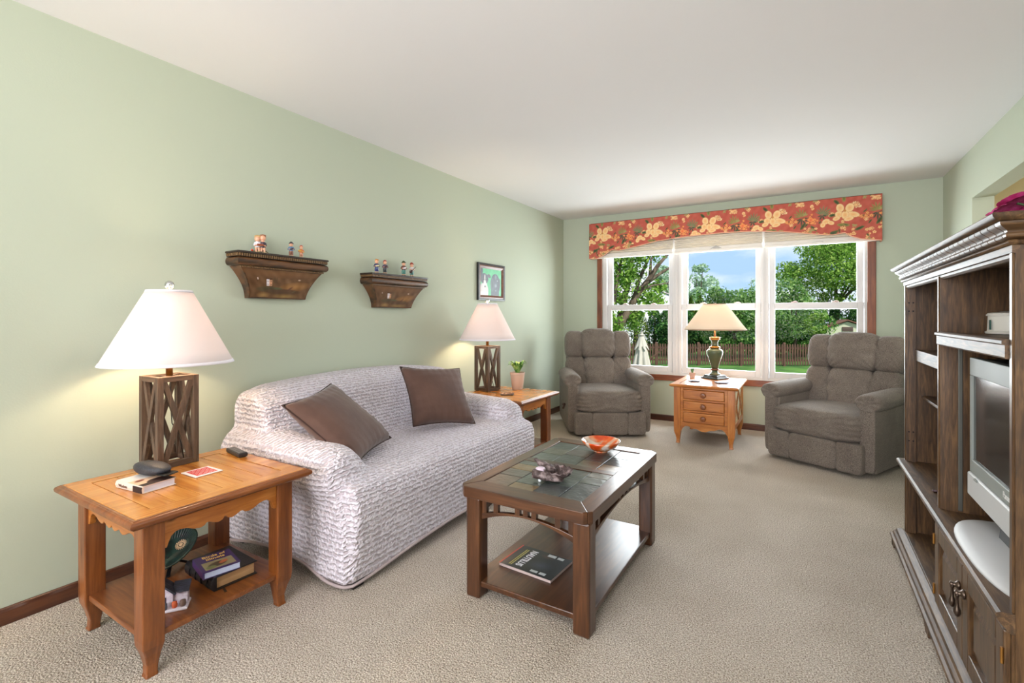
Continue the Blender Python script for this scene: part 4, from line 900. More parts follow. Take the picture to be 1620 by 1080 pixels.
# ------------------------------------------------------------------ wall shelves with painted fronts
shm = mat('distressed_bronze_wood', (98, 62, 32), .42, c2=(46, 30, 18), nscale=12, nw=(.42, .62), coat=.3, stretch=(1, .6, 2)); shd = mat('dark_shelf_wood', (44, 30, 22), .45, coat=.3)
shl = mat('bead_highlight', (116, 88, 58), .4)
def wall_shelf(y0, y1, zt, hgt, dep, label, ins):
    t = thing('wall_shelf', label, 'shelf', (0.001, (y0+y1)/2, zt), 0, 'painted wall shelves')
    def ring(z, i, dx):
        return [(.001, y0+i, z), (dep-dx, y0+i, z), (dep-dx, y1-i, z), (.001, y1-i, z)]
    part('top_board', MB().loops([ring(zt, .003, .003), ring(zt-.004, 0, 0), ring(zt-.010, 0, 0), ring(zt-.012, .006, .006), ring(zt-.030, .008, .008)]), shd, t, W=True)
    n = int((y1-y0-.02)/.0125); bd = MB()
    for i in range(n):
        yy = y0+.012+i*(y1-y0-.024)/(n-1); bd.box(dep-.009, dep-.0015, yy-.0035, yy+.0035, zt-.028, zt-.013)
    for i in range(int(dep/.0125)):
        xx = .012+i*.0125
        if xx < dep-.01: bd.box(xx-.0035, xx+.0035, y0+.0015, y0+.009, zt-.028, zt-.013).box(xx-.0035, xx+.0035, y1-.009, y1-.0015, zt-.028, zt-.013)
    o = part('dentil_beading', bd, shl, t, W=True); o['kind'] = 'stuff'
    zc = zt-.032
    prof = []
    for k in range(9):
        a = k/8*PI; prof.append((zc-(1-math.cos(a))*.5*.044, .016-.016*math.sin(a)*.95))
    part('ovolo_moulding', MB().loops([ring(z, i, i) for z, i in prof]), shm, t, W=True, auto=60)
    z2 = zc-.044; b2 = MB(); n = int((y1-y0-.05)/.009)
    for i in range(n):
        yy = y0+.026+i*(y1-y0-.052)/(n-1); b2.box(dep-.026, dep-.018, yy-.0025, yy+.0025, z2-.010, z2-.002)
    o = part('bead_strip', b2, shl, t, W=True); o['kind'] = 'stuff'
    z3 = z2-.002; zb = zt-hgt; rg = []
    K = 14
    def insf(q): return .022+(ins-.022)*(q**1.0*.72+.28*q**.5 if True else q)
    def dxf(q): return .022+(dep*.5)*q**.9
    for k in range(K+1):
        q = k/K; rg.append(ring(z3+(zb-z3)*q, .022+(ins-.022)*math.sin(q*PI/2)**.9, dxf(q)))
    part('bracket_body', MB().loops(rg), shm, t, W=True, auto=30)
    # painted landscape panel following the curved front
    hh = z3-zb-.018; ww = y1-y0-2*.035
    cv = Canvas(ww, hh, .0035, (98, 68, 40)); cv.noise(2.0, 26); s = ww/.5
    cv.el(ww*.5, hh*.9, ww*.6, hh*.18, 0, (128, 90, 54), (100, 68, 40), .7)
    cv.el(ww*.72, hh*.42, ww*.28, hh*.2, .1, (160, 116, 62), (112, 76, 40), .9); cv.el(ww*.3, hh*.3, ww*.22, hh*.12, 0, (58, 54, 34), (86, 70, 42), .9)
    cv.el(ww*.55, hh*.22, ww*.35, hh*.12, 0, (70, 46, 30), (84, 58, 32), .8); cv.el(ww*.22, hh*.08, ww*.14, hh*.14, 0, (168, 136, 78), (92, 62, 36), .9); cv.el(ww*.6, hh*.05, ww*.3, hh*.12, 0, (150, 122, 66), (88, 60, 34), .9)
    cv.el(ww*.45, hh*.34, ww*.10, hh*.05, 0, (70, 84, 52), None, .7); cv.el(ww*.75, hh*.25, ww*.05, hh*.03, .3, (96, 108, 66), None, .6); cv.el(ww*.66, hh*.35, ww*.06, hh*.05, .5, (84, 46, 32), None, .7)
    hx, hy = ww*.30, hh*.55
    cv.rect(hx-.018*s, hx+.006*s, hy-.018*s, hy+.016*s, (226, 218, 222)); cv.rect(hx+.006*s, hx+.024*s, hy-.018*s, hy+.014*s, (206, 150, 112))
    for a in (-.012, -.002, .012, .020):
        for b_ in (-.012, .006): cv.rect(hx+a*s-.0022, hx+a*s+.0022, hy+b_*s-.003, hy+b_*s+.003, (48, 38, 44))
    cv.rect(hx-.02*s, hx+.026*s, hy+.018*s, hy+.024*s, (76, 46, 26)); 
    for a in (.04, .05, .06): cv.el(hx+a*s, hy+.012*s, .003, .03*s, .1, (44, 44, 24))
    cv.rect(ww*.14, ww*.15, hh*.64, hh*.72, (216, 200, 196)); cv.el(ww*.76, hh*.7, .016*s, .005*s, -.1, (214, 190, 176)); cv.el(ww*.13, hh*.62, .004, .012, 0, (60, 34, 22)); cv.noise(1.2, 20)
    q = 1-(cv.Y/hh*(hh)+.006)/(z3-zb); q = np.clip(q, .02, .98)
    insq = .022+(ins-.022)*np.sin(q*PI/2)**.9; z = z3+(zb-z3)*q; u = cv.X/ww; yy = y0+insq+.006+u*((y1-y0)-2*insq-.012)
    P = np.stack([dep-(.022+(dep*.5)*q**.9)+.0012, yy, z], -1)
    grid_obj('painted_panel', P, cv.C, attr_mat('painted_wood', .4, .3), t, W=True)
    return t
wall_shelf(1.418, 1.983, 1.548, .248, .124, 'long ornate wooden wall shelf with painted landscape front, nearest the camera', .105)
wall_shelf(2.336, 2.915, 1.502, .240, .124, 'second ornate wooden wall shelf with painted front, farther along the wall', .105)
# ------------------------------------------------------------------ figurines
skin = mat('china_skin', (226, 170, 138), .4)
def fm(c): return mat('china_%d_%d_%d' % c, c, .4, coat=.3)
def figurine(loc, rz, label, H, shirt, pants, head, headkind, prop=None, group='figurines on the wall shelves', sc=1):
    t = thing('figurine', label, 'figurine', loc, rz, group); s = H/.1
    def v(x, y, z): return (x*s, y*s, z*s)
    b = MB()
    capsule(b, v(0, 0, .084), v(0, -.001, .086), .0135*s, .0125*s); capsule(b, v(0, 0, .060), v(0, 0, .076), .008*s, .006*s)
    for sx in (-1, 1):
        capsule(b, v(sx*.011, 0, .064), v(sx*.017, -.004, .052), .0045*s, .004*s); capsule(b, v(sx*.017, -.004, .052), v(sx*.006, -.015, .053), .004*s, .0032*s)
        capsule(b, v(sx*.007, 0, .034), v(sx*.0075, 0, .008), .0062*s, .0045*s)
    capsule(b, v(0, 0, .038), v(0, 0, .062), .0105*s, .010*s); capsule(b, v(0, -.013, .084), v(0, -.0145, .083), .003*s, .002*s)
    remeshed('body', b, .0017*s, skin, t, 3)
    c = MB(); capsule(c, v(0, 0, .042), v(0, 0, .063), .0128*s, .0115*s)
    for sx in (-1, 1): capsule(c, v(sx*.011, 0, .064), v(sx*.0175, -.004, .052), .0062*s, .0056*s)
    remeshed('shirt', c, .002*s, fm(shirt), t, 2)
    c = MB(); capsule(c, v(0, 0, .034), v(0, 0, .042), .0135*s, .0125*s)
    for sx in (-1, 1): capsule(c, v(sx*.007, 0, .034), v(sx*.0075, 0, .018), .0078*s, .0066*s)
    remeshed('trousers', c, .002*s, fm(pants), t, 2)
    c = MB()
    for sx in (-1, 1): capsule(c, v(sx*.0075, .001, .004), v(sx*.0085, -.008, .0035), .005*s, .004*s)
    remeshed('shoes', c, .002*s, fm((66, 36, 26)), t, 1)
    c = MB()
    if headkind == 'cap':
        capsule(c, v(0, .002, .092), v(0, .003, .094), .0135*s, .012*s); c.lathe([(.016*s, 0), (.018*s, .0015*s), (.012*s, .003*s)], 16, v(0, -.004, .0905))
    elif headkind == 'scarf': capsule(c, v(0, .004, .086), v(0, .004, .092), .0145*s, .0135*s); capsule(c, v(0, .012, .078), v(0, .014, .07), .004*s, .002*s)
    else: capsule(c, v(0, .004, .089), v(0, .003, .093), .0142*s, .0125*s); capsule(c, v(.008, -.004, .096), v(-.006, -.004, .097), .006*s, .005*s)
    remeshed('hair' if headkind == 'hair' else 'hat', c, .002*s, fm(head), t, 2)
    if prop:
        kind, pc = prop; p = MB()
        if kind == 'fiddle': capsule(p, v(-.02, -.018, .060), v(-.006, -.016, .056), .0055*s, .0055*s); capsule(p, v(-.006, -.016, .056), v(.022, -.014, .046), .0018*s, .0016*s)
        elif kind == 'skirt': p.lathe([(.011*s, .042*s), (.022*s, .008*s), (.020*s, .006*s)], 18)
        elif kind == 'guitar': capsule(p, v(-.014, -.018, .034), v(-.006, -.018, .042), .009*s, .008*s); capsule(p, v(-.004, -.018, .044), v(.024, -.018, .072), .002*s, .0018*s)
        else: capsule(p, v(-.004, -.019, .052), v(.008, -.019, .056), .0055*s, .005*s)
        part({'fiddle': 'fiddle', 'skirt': 'skirt', 'guitar': 'guitar'}.get(kind, 'bundle'), p, fm(pc), t, smooth=True)
    part('base', MB().lathe([(.0, 0), (.017*s, 0), (.018*s, .001*s), (.016*s, .0025*s), (0, .0027*s)], 20), mat('china_base', (150, 132, 104), .4), t, smooth=True)
    return t
za_, zb_ = 1.548, 1.502; FR = math.radians(60)
figurine((.065, 1.765, za_), FR, 'boy figurine in dark cap and blue jacket with a fiddle, near wall shelf', .088, (84, 122, 160), (140, 92, 74), (44, 42, 56), 'cap', ('bundle', (70, 52, 56)))
figurine((.065, 1.832, za_), FR, 'small red-hooded child figurine holding a yellow horn, near wall shelf', .076, (206, 118, 60), (196, 140, 112), (176, 60, 38), 'scarf', ('fiddle', (226, 176, 60)))
figurine((.065, 2.432, zb_), FR, 'blond child figurine in navy top and cream apron, leftmost on the far wall shelf', .100, (44, 52, 96), (44, 60, 120), (200, 132, 56), 'hair', ('bundle', (232, 222, 180)))
figurine((.065, 2.512, zb_), FR, 'figurine with red kerchief and purple coat, second on the far wall shelf', .100, (84, 66, 92), (60, 64, 66), (150, 42, 42), 'scarf', ('bundle', (60, 40, 36)))
figurine((.065, 2.702, zb_), FR, 'figurine in a dark green hat and brown coat holding white paper, far wall shelf', .112, (96, 52, 44), (84, 140, 128), (52, 66, 36), 'cap', ('bundle', (232, 228, 236)))
figurine((.065, 2.790, zb_), FR, 'figurine with red cap and teal skirt playing a stringed instrument, rightmost on the far shelf', .108, (216, 210, 210), (88, 140, 136), (160, 48, 30), 'cap', ('guitar', (60, 34, 30)))
# seated pair
t = thing('figurine', 'porcelain figurine of two children seated together on a mossy base, near wall shelf', 'figurine', (.065, 1.575, za_), FR, 'figurines on the wall shelves')
for sx, sh, hr, nm in ((-1, (224, 222, 232), (196, 156, 96), 0), (1, (60, 50, 66), (140, 84, 50), 1)):
    o_ = sx*.013; b = MB(); up_ = .006*nm
    capsule(b, (o_, 0, .080+up_), (o_, -.001, .083+up_), .0165, .0155); capsule(b, (o_, 0, .035), (o_, 0, .060+up_), .012, .0095)
    for k in (-1, 1):
        capsule(b, (o_+k*.010, 0, .058), (o_+k*.014, -.010, .042), .005, .0045); capsule(b, (o_+k*.014, -.010, .042), (o_+k*.004, -.022, .044), .0045, .0038)
        capsule(b, (o_+k*.006, -.004, .026), (o_+k*.007, -.026, .026), .0078, .006); capsule(b, (o_+k*.007, -.026, .026), (o_+k*.007, -.028, .008), .006, .0045)
    remeshed('body', b, .0019, skin, t, 3)
    c = MB(); capsule(c, (o_, 0, .036), (o_, 0, .058), .0145, .0125)
    for k in (-1, 1): capsule(c, (o_+k*.011, 0, .058), (o_+k*.0145, -.008, .045), .007, .0062)
    remeshed('shirt', c, .0022, fm(sh), t, 2)
    c = MB()
    for k in (-1, 1): capsule(c, (o_+k*.006, .0, .026), (o_+k*.007, -.020, .026), .0092, .008)
    remeshed('trousers', c, .0022, fm((70, 60, 74) if nm else (168, 160, 120)), t, 2)
    c = MB(); capsule(c, (o_, .004, .084+up_), (o_, .004, .089+up_), .0178, .0155); capsule(c, (o_-.010, -.004, .094+up_), (o_+.010, -.004, .094+up_), .007, .007); remeshed('hair', c, .0022, fm(hr), t, 2)
part('book_held', MB().obox((0, -.028, .046), (.016, .010, .0016), Matrix.Rotation(.5, 3, 'X')), fm((150, 70, 40)), t)
part('mound', MB().lathe([(0, 0), (.044, 0), (.045, .004), (.034, .014), (.026, .022), (0, .024)], 24, sy=.8), mat('mossy_base', (150, 130, 84), .6, c2=(70, 62, 52), nscale=60, bump=.8, bscale=80), t, smooth=True)
part('base', MB().lathe([(0, -.0), (.048, 0), (.048, .003), (0, .003)], 24, sy=.8), mat('cream_glaze', (226, 214, 178), .35), t)
part('red_flower', superbox(MB(), (-.040, -.010, .016), (.007, .006, .006), 2, 6), fm((200, 64, 34)), t, smooth=True)
# ------------------------------------------------------------------ picture of two dogs
t = thing('picture_frame', 'framed painting of two dogs on green, hung above the far table lamp', 'picture', (0.0, 3.98, 1.534))
w2, h2 = .236, .180
def fr_ring(hw, hh, x): return [(x, -hw, -hh), (x, hw, -hh), (x, hw, hh), (x, -hw, hh)]
part('outer_frame', MB().loops([fr_ring(w2, h2, .0), fr_ring(w2, h2, .022), fr_ring(w2-.016, h2-.016, .024), fr_ring(w2-.02, h2-.02, .016), fr_ring(w2-.02, h2-.02, 0), fr_ring(w2, h2, 0)], cap=False), mat('black_frame', (26, 24, 26), .35), t)
part('inner_frame', MB().loops([fr_ring(w2-.020, h2-.020, .004), fr_ring(w2-.020, h2-.020, .018), fr_ring(w2-.030, h2-.030, .019), fr_ring(w2-.052, h2-.050, .010), fr_ring(w2-.052, h2-.050, .004), fr_ring(w2-.020, h2-.020, .004)], cap=False), wood('frame_brown', (84, 48, 34), (112, 70, 52), (136, 88, 66), 'y'), t)
cw, chh = 2*(w2-.050), 2*(h2-.048); cv = Canvas(cw, chh, .003, (52, 176, 112)); cv.el(cw*.5, chh*.8, cw*.4, chh*.3, 0, (70, 190, 120), (48, 170, 108), .7); cv.noise(1.2)
K_ = (34, 40, 52); G_ = (84, 98, 108); Wt = (222, 216, 210)
cv.el(cw*.04, chh*.86, cw*.075, chh*.18, -.25, K_); cv.el(cw*.18, chh*.62, cw*.19, chh*.20, 0, K_, (50, 56, 70)); cv.el(cw*.40, chh*.73, cw*.09, chh*.07, -.3, (60, 52, 66)); cv.el(cw*.17, chh*.16, cw*.20, chh*.34, 0, Wt, (190, 184, 184)); cv.rect(0, cw*.36, 0, chh*.14, Wt)
cv.el(cw*.2, chh*.42, cw*.11, chh*.15, 0, Wt); cv.el(cw*.205, chh*.66, cw*.028, chh*.14, 0, Wt); cv.el(cw*.11, chh*.55, cw*.05, chh*.13, .1, K_); cv.el(cw*.29, chh*.56, cw*.045, chh*.12, -.1, K_)
cv.el(cw*.215, chh*.33, cw*.035, chh*.04, 0, (24, 24, 34)); cv.el(cw*.13, chh*.63, .005, .008, 0, (150, 130, 110)); cv.el(cw*.28, chh*.64, .005, .008, 0, (150, 130, 110))
cv.el(cw*.70, chh*.42, cw*.235, chh*.42, 0, (60, 72, 84), (40, 50, 62)); cv.rect(cw*.50, cw*.88, 0, chh*.22, (50, 62, 74)); cv.el(cw*.56, chh*.42, cw*.075, chh*.28, .05, (40, 52, 60), (70, 84, 92)); cv.el(cw*.88, chh*.45, cw*.07, chh*.24, -.1, (34, 44, 54))
cv.el(cw*.72, chh*.72, cw*.06, chh*.12, 0, (116, 132, 140), (60, 72, 84), .8); cv.el(cw*.72, chh*.38, cw*.07, chh*.10, 0, (150, 160, 168), (70, 82, 92), .8); cv.el(cw*.74, chh*.31, cw*.03, chh*.03, 0, (26, 28, 36)); cv.el(cw*.80, chh*.58, .006, .007, 0, (196, 204, 210)); cv.el(cw*.64, chh*.58, .005, .006, 0, (30, 34, 40)); cv.el(cw*.72, chh*.20, cw*.05, chh*.03, 0, (140, 150, 156), None, .6)
P = np.stack([np.full_like(cv.X, .0085), cv.X-cw/2, cv.Y-chh/2], -1); grid_obj('painting', P, cv.C, attr_mat('oil_paint', .45), t)
part('backing', MB().box(0, .007, -w2+.03, w2-.03, -h2+.03, h2-.03), black, t)
# ------------------------------------------------------------------ floral valance
VP = [(.398, 1.910), (.486, 1.898), (.587, 1.939), (.684, 1.997), (.769, 1.983), (.887, 2.0), (1.027, 2.024), (1.195, 2.056), (1.412, 2.076), (1.621, 2.085), (1.869, 2.092), (2.078, 2.087), (2.291, 2.072), (2.511, 2.047), (2.718, 2.009), (2.846, 1.986), (2.902, 1.981), (2.947, 1.989), (2.987, 1.997), (3.031, 1.960), (3.107, 1.929), (3.181, 1.914), (3.275, 1.900)]
def valance():
    t = thing('window_valance', 'coral floral fabric valance with a shaped lower edge above the window', 'valance', (1.83, YB, 2.33))
    x0, x1, zt, dp = .398, 3.272, 2.33, .105; Wd = x1-x0+2*dp; Hh = .45
    cv = Canvas(Wd, Hh, .0042, (192, 92, 76)); cv.noise(1.2, 14)
    G1, G2, G3 = (48, 66, 46), (104, 112, 60), (172, 152, 84); Cm, Pc, Or = (250, 222, 168), (240, 178, 116), (232, 138, 76)
    def leaf(x, y, l, w_, a, c, c2=None): cv.el(x+math.cos(a)*l, y+math.sin(a)*l, l, w_, a, c, c2)
    def frond(x, y, a0, n, L_, c):
        for k in range(n):
            q = k/(n-1)*2-1; leaf(x, y, L_*(1-.3*abs(q)), .0078, a0+q*1.25, c, tuple(min(255, v+34) for v in c))
    def bigflower(x, y, s=1):
        leaf(x-.03*s, y+.055*s, .028*s, .013*s, 2.3, G1, G2); leaf(x+.0, y+.07*s, .03*s, .015*s, 1.6, G2, G3); leaf(x-.05*s, y-.02*s, .026*s, .012*s, 3.3, G1, G2)
        for dx, dy, a_, b_, r in ((-.026, .028, .026, .034, .2), (.036, .024, .028, .036, -.35), (-.034, -.022, .025, .027, .5), (.058, -.030, .044, .022, -.25), (.006, -.030, .024, .033, 0), (.030, -.060, .034, .018, .2), (-.05, -.052, .026, .018, .3)):
            cv.el(x+dx*s, y+dy*s, a_*s*1.06, b_*s*1.06, r, (206, 132, 78)); cv.el(x+dx*s, y+dy*s, a_*s, b_*s, r, Pc, Cm)
        cv.el(x+.006*s, y+.004*s, .009*s, .012*s, 0, (196, 110, 60), (222, 170, 90))
    def cluster(x, y, n, r, c, c2, seed):
        R_ = np.random.RandomState(seed)
        for k in range(n):
            a = R_.uniform(0, 6.28); q = r*R_.uniform(.1, 1); s = R_.uniform(.010, .017); cx, cy = x+q*math.cos(a), y+q*math.sin(a)
            cv.el(cx, cy, s*1.15, s*1.1, 0, (176, 72, 46)); cv.el(cx, cy, s, s*.92, 0, c, c2, 1, .16, 5, a); cv.el(cx, cy, s*.28, s*.28, 0, (150, 84, 40))
    rep = .605
    for k in range(-1, 7):
        ox = dp+.165+k*rep; Y0 = .315
        def at_(dx, dy): return ox+dx, Y0+dy
        for dx, dy, l, w_, a, c, c2 in ((.60, -.13, .055, .019, -.1, G1, G3), (.52, -.20, .05, .017, .5, G1, G2), (-.02, -.13, .04, .014, -.3, G2, G3), (.12, -.17, .045, .015, .4, G1, G2), (.27, -.11, .045, .015, 1.0, G1, G2), (.36, -.14, .04, .014, 2.3, G1, G2), (.14, -.06, .03, .011, 3.6, G1, G3), (.48, .02, .025, .01, .6, G2, G3)):
            x, y = at_(dx, dy); leaf(x-math.cos(a)*l, y-math.sin(a)*l, l, w_, a, c, c2)
        x, y = at_(.255, -.02); frond(x, y, 1.75, 7, .048, (122, 122, 62)); frond(x+.004, y-.01, -1.35, 6, .046, G1)
        x, y = at_(.43, -.02); frond(x, y, 1.25, 8, .052, (104, 112, 74)); frond(x, y, -1.6, 4, .03, G1)
        x, y = at_(.175, -.055); cluster(x, y, 14, .05, (236, 150, 84), (248, 190, 124), 3)
        x, y = at_(.335, -.055); cluster(x, y, 18, .058, (238, 140, 78), (250, 186, 118), 5); cv.el(x, y, .022, .02, .3, (222, 104, 62), (246, 160, 98))
        x, y = at_(.095, .065); cluster(x, y, 10, .04, (240, 204, 142), (250, 232, 190), 8)
        x, y = at_(-.09, -.02); cluster(x, y, 6, .028, Pc, Cm, 9)
        x, y = at_(.22, .10); cluster(x, y, 7, .035, Pc, Cm, 16); cv.el(x+.03, y+.01, .035, .014, .2, Pc, Cm)
        x, y = at_(.345, .075); cv.el(x, y, .017, .019, 0, Pc, Cm)
        for dx, dy, a_, b_, r in ((.46, -.085, .034, .026, .4), (.435, -.115, .022, .026, -.3), (.50, -.10, .03, .02, -.4)):
            x, y = at_(dx, dy); cv.el(x, y, a_*1.06, b_*1.06, r, (206, 132, 78)); cv.el(x, y, a_, b_, r, Pc, Cm)
        for dx, dy, n_, r_, sd in ((.30, -.17, 10, .05, 12), (.06, -.22, 8, .05, 14), (.20, -.22, 9, .05, 18), (.42, -.22, 8, .045, 19), (.0, -.24, 6, .04, 20)):
            x, y = at_(dx, dy); cluster(x, y, n_, r_, (236, 164, 98), Cm, sd)
        R2 = np.random.RandomState(30)
        for j in range(46):
            a, b_ = ox+R2.uniform(-.2, .4), R2.uniform(.02, .44)
            if abs(a-ox) > .09 or abs(b_-.315) > .1:
                if j % 3 == 0: leaf(a, b_, R2.uniform(.018, .03), .008, R2.uniform(0, 6), G1, G2)
                elif j % 3 == 1: cluster(a, b_, 3, .014, Pc, Cm, j)
                else: frond(a, b_, R2.uniform(0, 6), 4, .018, (150, 140, 84))
        bigflower(ox, .315, 1.22)
    nx = cv.nx; u = np.linspace(0, Wd, nx)
    xb = np.array([p[0] for p in VP]); zb = np.array([p[1] for p in VP])
    # plan path: left return, front, right return, rounded corners
    X = np.clip(x0+(u-dp), x0, x1); Yy = np.where(u < dp, YB-u, np.where(u > Wd-dp, YB-(Wd-u), YB-dp)) 
    rr = .02
    Xb = X; zlow = np.interp(Xb, xb, zb); bow = .004*np.sin(u*9)
    P = np.zeros((cv.ny, nx, 3))
    for j in range(cv.ny):
        q = j/(cv.ny-1); z = zlow+(zt-zlow)*q
        P[j, :, 0] = X; P[j, :, 1] = Yy+np.where((u > dp) & (u < Wd-dp), bow-.006*math.sin(PI*q), 0); P[j, :, 2] = z
    # resample colour so that the print keeps its size where the fabric is short
    Cc = np.zeros((cv.ny, nx, 3)); jj = np.clip((P[:, :, 2]-(zt-Hh))/Hh*(cv.ny-1), 0, cv.ny-1).astype(int); Cc = cv.C[jj, np.arange(nx)[None, :].repeat(cv.ny, 0)]
    grid_obj('floral_panel', P, Cc, attr_mat('printed_cotton', .8, 0, .2, 500), t, W=True, solid=.006)
    pts = [tuple(P[0, i]) for i in range(0, nx, 6)]; part('lower_piping', MB().tube(pts, .0055, 6), mat('peach_piping', (236, 178, 150), .8), t, W=True, smooth=True)
    pts = [tuple(P[-1, i]) for i in range(0, nx, 10)]; part('upper_piping', MB().tube(pts, .004, 6), mat('green_piping', (96, 66, 50), .8), t, W=True, smooth=True)
    part('mounting_board', MB().box(x0+.01, x1-.01, YB-dp+.01, YB, zt-.02, zt-.004), mat('white_lining', (236, 230, 222), .8), t, W=True)
valance()
def blind_mat():
    m, n, b, o = newmat('pleated_shade_cloth'); b.inputs['Base Color'].default_value = rgba((240, 234, 224)); b.inputs['Roughness'].default_value = .8
    tr = N(n, 'ShaderNodeBsdfTranslucent'); tr.inputs['Color'].default_value = rgba((240, 226, 200)); x = N(n, 'ShaderNodeMixShader'); x.inputs[0].default_value = .12
    n.links.new(b.outputs[0], x.inputs[1]); n.links.new(tr.outputs[0], x.inputs[2]); n.links.new(x.outputs[0], o.inputs[0]); return m
BM_ = blind_mat(); railm = mat('shade_rail', (240, 234, 226), .4)
for i, (a, b_, lab) in enumerate(((.475, 1.388, 'left of the three raised cream pleated shades under the valance'), (1.400, 2.292, 'middle of the three raised cream pleated shades under the valance'), (2.304, 3.246, 'right of the three raised cream pleated shades under the valance'))):
    t = thing('pleated_shade', lab, 'shade', ((a+b_)/2, YB-.045, 1.91), 0, 'raised pleated shades'); pr = []; n = 11
    for k in range(n):
        z = 1.962+k*.024; pr += [(YB-.062, z), (YB-.040, z+.012)]
    pr.append((YB-.062, 1.962+n*.024)); pr2 = [(y+.012, z) for y, z in pr[::-1]]
    part('pleats', MB().loops([[(x, y, z) for y, z in pr+pr2] for x in (a+.004, b_-.004)]), BM_, t, W=True)
    part('bottom_rail', MB().rects(a, b_, YB-.070, YB-.026, [(1.905, .004), (1.909, 0), (1.924, 0), (1.928, .006), (1.958, .010), (1.962, .014)]), railm, t, W=True, bev=.002)
    xm = (a+b_)/2; pts = [(xm+.045*math.cos(q), YB-.072, 1.922+.018*math.sin(q)) for q in np.linspace(0, PI, 10)]; part('pull_handle', MB().tube(pts, .004, 6), mat('clear_pull', (240, 240, 236), .2), t, W=True, smooth=True)
    if i == 1: part('grey_tab', MB().loops([[(xm-.06, y, 1.934), (xm+.055, y, 1.934), (xm-.002, y, 1.965)] for y in (YB-.076, YB-.071)]), mat('grey_tab', (176, 172, 168), .5), t, W=True)

